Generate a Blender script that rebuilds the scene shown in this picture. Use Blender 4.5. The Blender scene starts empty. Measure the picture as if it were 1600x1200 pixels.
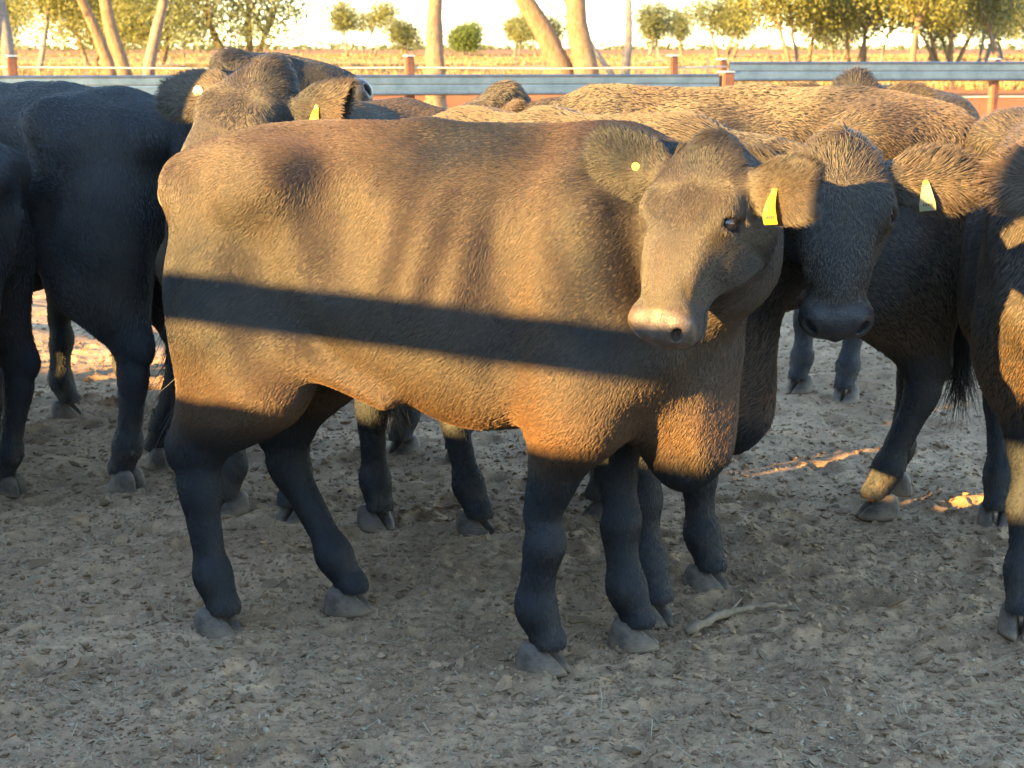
import bpy, bmesh, math, random
import numpy as np
from mathutils import Vector, Matrix

random.seed(7); rng = np.random.default_rng(11)
scn = bpy.context.scene
col = scn.collection
R = math.radians

# ------------------------------------------------------------------ camera
cam_d = bpy.data.cameras.new('camera'); cam = bpy.data.objects.new('camera', cam_d); col.objects.link(cam)
cam.location = (0, 0, 1.52); cam.rotation_euler = (R(90 - 11.86), 0, 0)
cam_d.sensor_width = 36; cam_d.lens = 56.25; cam_d.clip_start = 0.05; cam_d.clip_end = 6000
cam_d.dof.use_dof = True; cam_d.dof.focus_distance = 4.0; cam_d.dof.aperture_fstop = 9.0
scn.camera = cam

# ------------------------------------------------------------------ sky, sun, exposure
SUN_AZ, SUN_EL = R(53), R(14.8)          # azimuth to the left of straight behind the camera
w = bpy.data.worlds.new('World'); scn.world = w; w.use_nodes = True
nt = w.node_tree; bg = nt.nodes['Background']
sky = nt.nodes.new('ShaderNodeTexSky'); sky.sky_type = 'NISHITA'; sky.sun_disc = False
sky.sun_elevation = SUN_EL; sky.sun_rotation = R(180 + 53)
sky.air_density = 1.05; sky.dust_density = 0.0; sky.ozone_density = 2.0; sky.altitude = 200
nt.links.new(sky.outputs[0], bg.inputs[0]); bg.inputs[1].default_value = 0.13
sun_d = bpy.data.lights.new('sun', 'SUN'); sun = bpy.data.objects.new('sun', sun_d); col.objects.link(sun)
sun_d.energy = 5.0; sun_d.angle = R(0.53); sun_d.color = (1.0, 0.65, 0.21)
S = Vector((-math.sin(SUN_AZ) * math.cos(SUN_EL), -math.cos(SUN_AZ) * math.cos(SUN_EL), math.sin(SUN_EL)))
sun.rotation_euler = S.to_track_quat('Z', 'Y').to_euler()
scn.view_settings.view_transform = 'Standard'; scn.view_settings.look = 'None'
scn.view_settings.exposure = 2.95; scn.view_settings.gamma = 1.0; scn.view_settings.use_curve_mapping = False
scn.render.engine = 'CYCLES'
scn.cycles.max_bounces = 5; scn.cycles.diffuse_bounces = 2; scn.cycles.glossy_bounces = 3; scn.cycles.transparent_max_bounces = 6
scn.cycles_curves.shape = 'RIBBONS'; scn.cycles_curves.subdivisions = 2
scn.cycles.use_denoising = True

# ------------------------------------------------------------------ helpers
def hash3(ix, iy, iz, seed):
    h = (ix.astype(np.int64) * 374761393 + iy.astype(np.int64) * 668265263 + iz.astype(np.int64) * 2147483647 + seed * 974634777) & 0xFFFFFFFF
    h = ((h ^ (h >> 13)) * 1274126177) & 0xFFFFFFFF
    h = (h ^ (h >> 16)) & 0xFFFFFFFF
    return (h.astype(np.float64) / 2147483648.0 - 1.0).astype(np.float32)

def vnoise(x, y, z, seed=0):
    """smooth value noise in -1..1"""
    x, y, z = np.broadcast_arrays(x, y, z)
    ix, iy, iz = np.floor(x), np.floor(y), np.floor(z)
    fx, fy, fz = x - ix, y - iy, z - iz
    fx = fx * fx * (3 - 2 * fx); fy = fy * fy * (3 - 2 * fy); fz = fz * fz * (3 - 2 * fz)
    r = 0
    for dx in (0, 1):
        for dy in (0, 1):
            for dz in (0, 1):
                wgt = (fx if dx else 1 - fx) * (fy if dy else 1 - fy) * (fz if dz else 1 - fz)
                r = r + wgt * hash3(ix + dx, iy + dy, iz + dz, seed)
    return r

def np_mesh(name, V, F, smooth=True):
    V = np.asarray(V, np.float32); F = np.asarray(F, np.int32)
    me = bpy.data.meshes.new(name); k = F.shape[1]
    me.vertices.add(len(V)); me.vertices.foreach_set('co', V.ravel())
    me.loops.add(F.size); me.loops.foreach_set('vertex_index', F.ravel())
    me.polygons.add(len(F)); me.polygons.foreach_set('loop_start', np.arange(0, F.size, k, dtype=np.int32))
    me.polygons.foreach_set('loop_total', np.full(len(F), k, np.int32))
    me.polygons.foreach_set('use_smooth', np.full(len(F), smooth, bool))
    me.update(calc_edges=True)
    return me

def obj(name, me, mat=None, parent=None):
    o = bpy.data.objects.new(name, me); col.objects.link(o)
    if mat: o.data.materials.append(mat)
    if parent: o.parent = parent
    return o

def tag(o, label=None, cat=None, group=None, kind=None):
    if label: o['label'] = label
    if cat: o['category'] = cat
    if group: o['group'] = group
    if kind: o['kind'] = kind
    return o

def bm_obj(name, bm, mat=None, parent=None, smooth=False):
    me = bpy.data.meshes.new(name); bm.normal_update(); bm.to_mesh(me); bm.free()
    if smooth:
        me.polygons.foreach_set('use_smooth', np.full(len(me.polygons), True, bool))
    return obj(name, me, mat, parent)

def empty(name, loc=(0, 0, 0), rz=0):
    o = bpy.data.objects.new(name, None); col.objects.link(o); o.location = loc; o.rotation_euler = (0, 0, rz)
    o.empty_display_size = .1
    return o

def tube(bm, pts, radii, seg=10, caps=True, squash=1.0):
    """tapered tube through points"""
    rings = []; pts = [Vector(p) for p in pts]; n = len(pts)
    up = Vector((0.13, 0.2, 1)).normalized()
    for i, p in enumerate(pts):
        d = (pts[min(i + 1, n - 1)] - pts[max(i - 1, 0)]).normalized()
        a = d.cross(up)
        if a.length < .15: a = d.cross(Vector((1, .1, 0)))
        a.normalize(); b = d.cross(a).normalized()
        rings.append([bm.verts.new(p + (a * math.cos(t) + b * math.sin(t) * squash) * radii[i]) for t in [2 * math.pi * k / seg for k in range(seg)]])
    for r0, r1 in zip(rings, rings[1:]):
        for k in range(seg):
            bm.faces.new((r0[k], r0[(k + 1) % seg], r1[(k + 1) % seg], r1[k]))
    if caps:
        bm.faces.new(rings[0][::-1]); bm.faces.new(rings[-1])

def box(bm, c, size, mat3=None):
    vs = []
    for z in (-.5, .5):
        for y in (-.5, .5):
            for x in (-.5, .5):
                v = Vector((x * size[0], y * size[1], z * size[2]))
                if mat3: v = mat3 @ v
                vs.append(bm.verts.new(Vector(c) + v))
    for f in ((0, 2, 3, 1), (4, 5, 7, 6), (0, 1, 5, 4), (2, 6, 7, 3), (0, 4, 6, 2), (1, 3, 7, 5)):
        bm.faces.new([vs[i] for i in f])

# ------------------------------------------------------------------ materials
class NT:
    def __init__(self, name):
        self.m = bpy.data.materials.new(name); self.m.use_nodes = True; self.t = self.m.node_tree
        self.b = self.t.nodes['Principled BSDF']; self.out = self.t.nodes['Material Output']
    def n(self, typ, **kw):
        nd = self.t.nodes.new(typ)
        for k, v in kw.items():
            if k.startswith('_'): setattr(nd, k[1:], v)
            else:
                key = k.replace('__', ' ')
                nd.inputs[key].default_value = v
        return nd
    def l(self, a, b): self.t.links.new(a, b)
    def coord(self, kind='Object'):
        return self.n('ShaderNodeTexCoord').outputs[kind]
    def noise(self, scale, detail=4, rough=.55, vec=None, dist=0):
        nd = self.n('ShaderNodeTexNoise', Scale=scale, Detail=detail, Roughness=rough, Distortion=dist)
        if vec is not None: self.l(vec, nd.inputs['Vector'])
        return nd.outputs['Fac']
    def ramp(self, fac, stops):
        nd = self.n('ShaderNodeValToRGB'); cr = nd.color_ramp
        while len(cr.elements) < len(stops): cr.elements.new(.5)
        for e, (p, c) in zip(cr.elements, stops):
            e.position = p; e.color = (*c, 1) if len(c) == 3 else c
        self.l(fac, nd.inputs[0]); return nd.outputs[0]
    def mix(self, fac, a, b, mode='MIX'):
        nd = self.n('ShaderNodeMix', _data_type='RGBA', _blend_type=mode)
        for s, i in ((fac, 0), (a, 6), (b, 7)):
            if hasattr(s, 'is_output'): self.l(s, nd.inputs[i])
            else: nd.inputs[i].default_value = s if i == 0 else (*s, 1)
        return nd.outputs[2]
    def math(self, op, a, b=0.0, clamp=False):
        nd = self.n('ShaderNodeMath', _operation=op, _use_clamp=clamp)
        for i, s in enumerate((a, b)):
            if hasattr(s, 'is_output'): self.l(s, nd.inputs[i])
            else: nd.inputs[i].default_value = s
        return nd.outputs[0]
    def bump(self, h, strength=.5, dist=.01, prev=None):
        nd = self.n('ShaderNodeBump', Strength=strength, Distance=dist); self.l(h, nd.inputs['Height'])
        if prev is not None: self.l(prev, nd.inputs['Normal'])
        self.l(nd.outputs[0], self.b.inputs['Normal']); return nd.outputs[0]
    def set(self, **kw):
        for k, v in kw.items():
            i = self.b.inputs[k.replace('__', ' ')]
            if hasattr(v, 'is_output'): self.l(v, i)
            elif k in ('Base__Color',): i.default_value = (*v, 1)
            else: i.default_value = v

def coat_material(name, c_dark, c_brown, c_skin, c_leg=(.021, .022, .025)):
    m = NT(name); oc = m.coord(); so = m.n('ShaderNodeSeparateXYZ'); m.l(oc, so.inputs[0]); lg = m.n('ShaderNodeMapRange', **{'From__Min': .46, 'From__Max': .62}); m.l(so.outputs[2], lg.inputs[0])
    n1 = m.noise(5, 4, .6, oc); n2 = m.noise(60, 3, .6, oc)
    base = m.mix(m.ramp(n1, [(.35, (0, 0, 0)), (.65, (1, 1, 1))]), c_dark, c_brown)
    base = m.mix(lg.outputs[0], c_leg, base)
    dz = m.n('ShaderNodeMapRange', **{'From__Min': .40, 'From__Max': .10}); m.l(so.outputs[2], dz.inputs[0])
    base = m.mix(m.math('MULTIPLY', m.math('MULTIPLY', m.ramp(m.noise(17, 6, .7, oc), [(.46, (0, 0, 0)), (.68, (1, 1, 1))]), dz.outputs[0]), .55), base, (.12, .082, .05))
    at = m.n('ShaderNodeAttribute', _attribute_name='muzzle').outputs['Fac']
    sk = m.mix(m.ramp(m.noise(45, 3, .6, oc), [(.35, (0, 0, 0)), (.7, (1, 1, 1))]), c_skin, tuple(x * .45 for x in c_skin))
    m.set(Base__Color=m.mix(at, base, sk))
    rg = m.n('ShaderNodeMapRange', **{'To__Min': .72, 'To__Max': .42}); m.l(at, rg.inputs[0]); m.set(Roughness=rg.outputs[0])
    m.set(Specular__IOR__Level=.3)
    vo = m.n('ShaderNodeTexVoronoi', Scale=170.0); m.l(oc, vo.inputs['Vector'])
    h = m.math('ADD', m.math('MULTIPLY', n2, .6), m.math('MULTIPLY', vo.outputs['Distance'], m.math('MULTIPLY', at, .8)))
    m.bump(h, .35, .004)
    return m.m

def fur_material(name, dark, brown, red):
    m = NT(name)
    rnd = m.n('ShaderNodeHairInfo').outputs['Random']
    tn = m.n('ShaderNodeAttribute', _attribute_name='tone').outputs['Fac']
    rd = m.n('ShaderNodeAttribute', _attribute_name='rust').outputs['Fac']
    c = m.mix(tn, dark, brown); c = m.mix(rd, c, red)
    f = m.n('ShaderNodeMapRange', **{'To__Min': .78, 'To__Max': 1.22}); m.l(rnd, f.inputs[0])
    mul = m.n('ShaderNodeVectorMath', _operation='SCALE'); m.l(c, mul.inputs[0]); m.l(f.outputs[0], mul.inputs['Scale'])
    m.set(Base__Color=mul.outputs[0], Roughness=.48, Specular__IOR__Level=.5)
    return m.m

def simple(name, c, rough=.6, metal=0.0, var=.25, scale=30, bump=.15):
    m = NT(name); oc = m.coord(); n = m.noise(scale, 4, .6, oc)
    m.set(Base__Color=m.mix(n, tuple(x * (1 - var) for x in c), tuple(min(1, x * (1 + var)) for x in c)), Roughness=rough, Metallic=metal)
    m.bump(n, bump, .004); return m.m

M = {}
M['coat'] = coat_material('black_brown_hide', (.022, .0165, .012), (.054, .038, .024), (.14, .10, .074))
M['coat_dark'] = coat_material('black_hide', (.014, .012, .011), (.035, .026, .019), (.040, .036, .036))
M['coat_pink'] = coat_material('black_hide_pink_nose', (.030, .023, .016), (.065, .047, .030), (.19, .115, .092))
M['fur'] = fur_material('black_brown_fur', (.013, .0132, .0145), (.096, .068, .039), (.165, .080, .033))
M['fur_dark'] = fur_material('black_fur', (.013, .0135, .0155), (.034, .029, .027), (.06, .038, .026))
M['fur_long'] = fur_material('shaggy_brown_fur', (.015, .013, .012), (.125, .090, .052), (.15, .085, .042))
m = NT('grey_brown_hoof_horn'); oc = m.coord(); n = m.noise(22, 5, .65, oc); wv = m.n('ShaderNodeTexWave', Scale=38., Distortion=4., Detail=3.); wv.bands_direction = 'Z'; m.l(oc, wv.inputs['Vector'])
sz = m.n('ShaderNodeSeparateXYZ'); m.l(oc, sz.inputs[0]); dirt = m.math('ADD', m.math('MULTIPLY', sz.outputs[2], -22.), m.math('ADD', m.math('MULTIPLY', n, 1.6), -.1), True)
c = m.mix(m.ramp(n, [(.35, (0, 0, 0)), (.65, (1, 1, 1))]), (.055, .041, .031), (.16, .115, .078)); c = m.mix(dirt, c, (.24, .155, .086))
m.set(Base__Color=c, Roughness=.75); m.bump(m.math('ADD', m.math('MULTIPLY', wv.outputs['Fac'], .25), n), .5, .003); M['hoof'] = m.m
M['dewclaw'] = simple('dewclaw_horn', (.075, .065, .055), .6, 0, .3, 60, .3)
m = NT('wet_dark_eye'); m.set(Base__Color=(.012, .010, .012), Roughness=.08, Specular__IOR__Level=.8); M['eye'] = m.m
m = NT('cloudy_eye'); oc = m.coord(); m.set(Base__Color=(.10, .125, .145), Roughness=.10, Specular__IOR__Level=.8); M['pupil'] = m.m
M['tag'] = simple('yellow_tag_plastic', (.62, .44, .03), .5, 0, .18, 60, .1)
M['tag_pale'] = simple('pale_tag_plastic', (.46, .41, .24), .5, 0, .18, 60, .1)
M['tag_pin'] = simple('dark_tag_pin', (.05, .045, .04), .5, 0, .2, 40, .1)
M['tag_print'] = simple('tag_print', (.10, .08, .03), .6, 0, .2, 40, .05)

# ------------------------------------------------------------------ cattle: signed distance modelling
def lerp_tab(tab, x):
    xs = tab[:, 0]
    return [np.interp(x, xs, tab[:, i]).astype(np.float32) for i in range(1, tab.shape[1])]

def smooth_tab(tab, n=120):
    """Catmull-Rom resampling of a station table so that the loft has no kinks"""
    tab = np.array(tab, np.float32); out = []
    P = np.vstack([2 * tab[0] - tab[1], tab, 2 * tab[-1] - tab[-2]])
    for i in range(len(tab) - 1):
        p0, p1, p2, p3 = P[i], P[i + 1], P[i + 2], P[i + 3]
        m = max(2, n // len(tab))
        for t in np.linspace(0, 1, m, endpoint=False):
            q = .5 * ((2 * p1) + (-p0 + p2) * t + (2 * p0 - 5 * p1 + 4 * p2 - p3) * t * t + (-p0 + 3 * p1 - 3 * p2 + p3) * t ** 3)
            q[0] = p1[0] + (p2[0] - p1[0]) * t; out.append(q)
    out.append(tab[-1]); return np.array(out, np.float32)

TORSO = smooth_tab([  # X, top, bottom, half width, height of widest point
    (-.175, 1.13, .93, .03, 1.03), (-.15, 1.205, .84, .11, 1.02), (-.08, 1.272, .76, .190, 1.01), (.03, 1.312, .75, .232, 1.0),
    (.14, 1.332, .755, .250, 1.0), (.25, 1.334, .735, .264, .99), (.38, 1.326, .662, .288, .96), (.52, 1.316, .618, .302, .93),
    (.66, 1.310, .597, .298, .91), (.80, 1.308, .596, .274, .90), (.94, 1.310, .605, .252, .90), (1.05, 1.296, .590, .222, .90),
    (1.14, 1.255, .56, .166, .87), (1.22, 1.17, .57, .112, .84), (1.27, 1.04, .64, .03, .82)])
HEAD = smooth_tab([  # t (poll to muzzle), half width, front, back
    (-.045, .012, -.045, -.055), (-.025, .052, -.008, -.085), (.02, .098, .020, -.120), (.08, .124, .038, -.170), (.14, .134, .046, -.215), (.19, .128, .045, -.228),
    (.25, .092, .037, -.204), (.31, .074, .029, -.164), (.37, .070, .021, -.132), (.42, .072, .012, -.110), (.45, .070, -.006, -.106), (.468, .045, -.03, -.09), (.476, .01, -.05, -.07)])

def d_ell(p, c, r, M3=None):
    q = [p[i] - np.float32(c[i]) for i in range(3)]
    if M3 is not None:
        q = [M3[i][0] * q[0] + M3[i][1] * q[1] + M3[i][2] * q[2] for i in range(3)]
    k0 = np.sqrt((q[0] / r[0]) ** 2 + (q[1] / r[1]) ** 2 + (q[2] / r[2]) ** 2)
    k1 = np.sqrt((q[0] / r[0] ** 2) ** 2 + (q[1] / r[1] ** 2) ** 2 + (q[2] / r[2] ** 2) ** 2) + 1e-6
    return k0 * (k0 - 1) / k1

def d_cone(p, a, b, ra, rb, sq=1.0):
    """round cone; sq squashes it sideways (Y)"""
    s = (1.0, 1.0 / sq, 1.0)
    ab = [(b[i] - a[i]) * s[i] for i in range(3)]; L2 = sum(v * v for v in ab) + 1e-9
    q = [(p[i] - np.float32(a[i])) * np.float32(s[i]) for i in range(3)]
    t = np.clip((q[0] * ab[0] + q[1] * ab[1] + q[2] * ab[2]) / L2, 0, 1)
    return np.sqrt(sum((q[i] - t * np.float32(ab[i])) ** 2 for i in range(3))) - (ra + (rb - ra) * t)

class Ops:
    def __init__(self): self.ops = []
    def cone(self, a, b, ra, rb, k=.05, sq=1.0, cut=False):
        r = max(ra, rb) + k + .02
        lo = [min(a[i], b[i]) - r for i in range(3)]; hi = [max(a[i], b[i]) + r for i in range(3)]
        self.ops.append((lo, hi, lambda p, F: d_cone(p, a, b, ra, rb, sq), k, cut))
    def ell(self, c, r, k=.05, M3=None, cut=False):
        R_ = max(r) + k + .02 if M3 is not None else None
        lo = [c[i] - (R_ or r[i] + k + .02) for i in range(3)]; hi = [c[i] + (R_ or r[i] + k + .02) for i in range(3)]
        self.ops.append((lo, hi, lambda p, F: d_ell(p, c, r, M3), k, cut))
    def fn(self, lo, hi, f, k, cut=False): self.ops.append((lo, hi, f, k, cut))

def eval_field(ops, lo, hi, h):
    n = [int(math.ceil((hi[i] - lo[i]) / h)) + 1 for i in range(3)]
    ax = [(np.arange(n[i]) * h + lo[i]).astype(np.float32) for i in range(3)]
    F = np.full(n, .5, np.float32)
    for (l, u, f, k, cut) in ops.ops:
        sl = []
        for i in range(3):
            a = int(np.searchsorted(ax[i], l[i])); b = int(np.searchsorted(ax[i], u[i])); sl.append(slice(a, b))
        if any(s.stop <= s.start for s in sl): continue
        p = (ax[0][sl[0]][:, None, None], ax[1][sl[1]][None, :, None], ax[2][sl[2]][None, None, :])
        sub = F[tuple(sl)]
        if cut == 'disp':
            F[tuple(sl)] = sub + f(p, sub); continue
        d = f(p, sub).astype(np.float32)
        if cut:
            d = -d; hh = np.maximum(k - np.abs(sub - d), 0) / k
            F[tuple(sl)] = np.maximum(sub, d) + hh * hh * k * .25
        else:
            hh = np.maximum(k - np.abs(sub - d), 0) / k
            F[tuple(sl)] = np.minimum(sub, d) - hh * hh * k * .25
    return F, ax

def surface_nets(F, ax, h):
    I = F < 0
    c = [I[dx:I.shape[0] - 1 + dx, dy:I.shape[1] - 1 + dy, dz:I.shape[2] - 1 + dz] for dx in (0, 1) for dy in (0, 1) for dz in (0, 1)]
    s = sum(x.astype(np.int8) for x in c); act = (s > 0) & (s < 8)
    idx = np.argwhere(act); vid = np.full(act.shape, -1, np.int32); vid[act] = np.arange(len(idx))
    acc = np.zeros((len(idx), 3), np.float32); cnt = np.zeros(len(idx), np.float32)
    g = lambda o: F[idx[:, 0] + o[0], idx[:, 1] + o[1], idx[:, 2] + o[2]]
    corners = [(x, y, z) for x in (0, 1) for y in (0, 1) for z in (0, 1)]; val = {o: g(o) for o in corners}
    for o in corners:
        for a in range(3):
            if o[a] == 0:
                q = list(o); q[a] = 1; q = tuple(q); v0, v1 = val[o], val[q]; m_ = (v0 < 0) != (v1 < 0)
                t = np.where(m_, v0 / np.where(m_, v0 - v1, 1), 0)
                pt = np.array(o, np.float32)[None] + np.zeros((len(idx), 3), np.float32); pt[:, a] += t
                acc += pt * m_[:, None]; cnt += m_
    V = (idx + acc / cnt[:, None]) * h + np.array([ax[0][0], ax[1][0], ax[2][0]], np.float32)
    faces = []
    for a in range(3):
        b, c_ = (a + 1) % 3, (a + 2) % 3
        s0 = [slice(1, -1)] * 3; s1 = [slice(1, -1)] * 3
        s0[a] = slice(0, -1); s1[a] = slice(1, None)
        A = I[tuple(s0)]; B = I[tuple(s1)]
        off = [1, 1, 1]; off[a] = 0
        for flip, mm in ((False, A & ~B), (True, ~A & B)):
            e = np.argwhere(mm) + np.array(off)
            if not len(e): continue
            def cell(db, dc):
                q = e.copy(); q[:, b] += db; q[:, c_] += dc
                return vid[q[:, 0], q[:, 1], q[:, 2]]
            quad = np.stack([cell(-1, -1), cell(0, -1), cell(0, 0), cell(-1, 0)], 1)
            faces.append(quad[:, ::-1] if flip else quad)
    Fc = np.vstack(faces); Fc = Fc[(Fc >= 0).all(1)]
    return V, Fc

def grad_normals(V, ops_F, ax, h):
    F = ops_F; g = (V - np.array([ax[0][0], ax[1][0], ax[2][0]])) / h
    def samp(q):
        i = np.clip(np.floor(q).astype(int), 0, np.array(F.shape) - 2); f = q - i; r = 0
        for dx in (0, 1):
            for dy in (0, 1):
                for dz in (0, 1):
                    r = r + F[i[:, 0] + dx, i[:, 1] + dy, i[:, 2] + dz] * (f[:, 0] if dx else 1 - f[:, 0]) * (f[:, 1] if dy else 1 - f[:, 1]) * (f[:, 2] if dz else 1 - f[:, 2])
        return r
    N = np.stack([samp(g + np.eye(3)[i]) - samp(g - np.eye(3)[i]) for i in range(3)], 1)
    return N / (np.linalg.norm(N, axis=1, keepdims=True) + 1e-9)

def unit(v): v = np.asarray(v, np.float64); return v / (np.linalg.norm(v) + 1e-12)

def claw_mesh(side):
    """one claw of a cloven hoof, toe to +X, sole at z=0"""
    bm = bmesh.new(); rings = []
    for z, x0, x1, wd in ((0.0, -.052, .078, .029), (.012, -.054, .075, .031), (.035, -.050, .058, .0295), (.058, -.046, .038, .027), (.075, -.040, .022, .024), (.088, -.030, .010, .016)):
        ring = []
        for k in range(14):
            t = 2 * math.pi * k / 14; cx = (x0 + x1) / 2; rx = (x1 - x0) / 2
            x = cx + rx * math.cos(t); y = wd * math.sin(t) * (1 - .35 * max(0, math.cos(t)) ** 2)
            y = y * (.55 if y * side < 0 else 1.0)
            ring.append(bm.verts.new((x, y + side * .020 + (.012 * side * max(0, (x - .03) / .05) * -1), z)))
        rings.append(ring)
    for a, b in zip(rings, rings[1:]):
        for k in range(14): bm.faces.new((a[k], a[(k + 1) % 14], b[(k + 1) % 14], b[k]))
    bm.faces.new(rings[0][::-1]); bm.faces.new(rings[-1])
    return bm

def hoof_mesh():
    me = bpy.data.meshes.new('hoof'); bm = bmesh.new()
    for s in (-1, 1):
        b = claw_mesh(s); t = bpy.data.meshes.new('t'); b.to_mesh(t); b.free(); bm.from_mesh(t); bpy.data.meshes.remove(t)
    bm.normal_update(); bm.to_mesh(me); bm.free()
    me.polygons.foreach_set('use_smooth', np.full(len(me.polygons), True, bool)); me.materials.append(M['hoof']); return me
HOOF = hoof_mesh()
def ball_mesh(name, r, sc=(1, 1, 1), mat=None, seg=16):
    bm = bmesh.new(); bmesh.ops.create_uvsphere(bm, u_segments=seg, v_segments=seg // 2 + 2, radius=r)
    for v in bm.verts: v.co = Vector((v.co.x * sc[0], v.co.y * sc[1], v.co.z * sc[2]))
    me = bpy.data.meshes.new(name); bm.to_mesh(me); bm.free(); me.polygons.foreach_set('use_smooth', np.full(len(me.polygons), True, bool))
    if mat: me.materials.append(mat)
    return me
EYE = ball_mesh('eye', .0235, (1, 1, 1), M['eye'], 20)
PUPIL = ball_mesh('cloudy_pupil', .012, (1, .35, .8), M['pupil'], 14)
DEW = ball_mesh('dewclaw', .012, (.9, .85, 1.25), M['dewclaw'], 10)

def tag_meshes():
    bm = bmesh.new(); n = 8; rows = []
    for i in range(n + 1):                       # flag hangs down -Z, curls a little
        t = i / n; wd = .006 + .0135 * min(1, t * 1.3) ** .9; y = .016 * math.sin(t * 2.4)
        rows.append([bm.verts.new((x, y + (.006 * abs(x) / .03), -t * .075)) for x in (-wd, -wd * .4, wd * .4, wd)])
    for a, b in zip(rows, rows[1:]):
        for k in range(3): bm.faces.new((a[k], a[k + 1], b[k + 1], b[k]))
    r = bmesh.ops.solidify(bm, geom=bm.faces[:], thickness=.0022)
    me = bpy.data.meshes.new('ear_tag'); bm.normal_update(); bm.to_mesh(me); bm.free()
    bm = bmesh.new()
    bmesh.ops.create_cone(bm, cap_ends=True, segments=18, radius1=.0165, radius2=.0145, depth=.006)
    bmesh.ops.rotate(bm, verts=bm.verts, cent=(0, 0, 0), matrix=Matrix.Rotation(R(90), 3, 'X'))
    mb = bpy.data.meshes.new('ear_button'); bm.to_mesh(mb); bm.free()
    bm = bmesh.new()
    bmesh.ops.create_cone(bm, cap_ends=True, segments=12, radius1=.006, radius2=.005, depth=.012)
    bmesh.ops.rotate(bm, verts=bm.verts, cent=(0, 0, 0), matrix=Matrix.Rotation(R(90), 3, 'X'))
    mp = bpy.data.meshes.new('tag_pin'); bm.to_mesh(mp); bm.free()
    bm = bmesh.new()
    for i, (x, z, ww) in enumerate(((-.009, -.060, .004), (-.003, -.060, .004), (.003, -.060, .004), (.009, -.060, .003))):
        box(bm, (x, .0085, z), (ww, .0012, .006))
    mt = bpy.data.meshes.new('tag_print'); bm.to_mesh(mt); bm.free()
    return me, mb, mp, mt
TAG, BUTTON, PIN, PRINT = tag_meshes()

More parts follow.
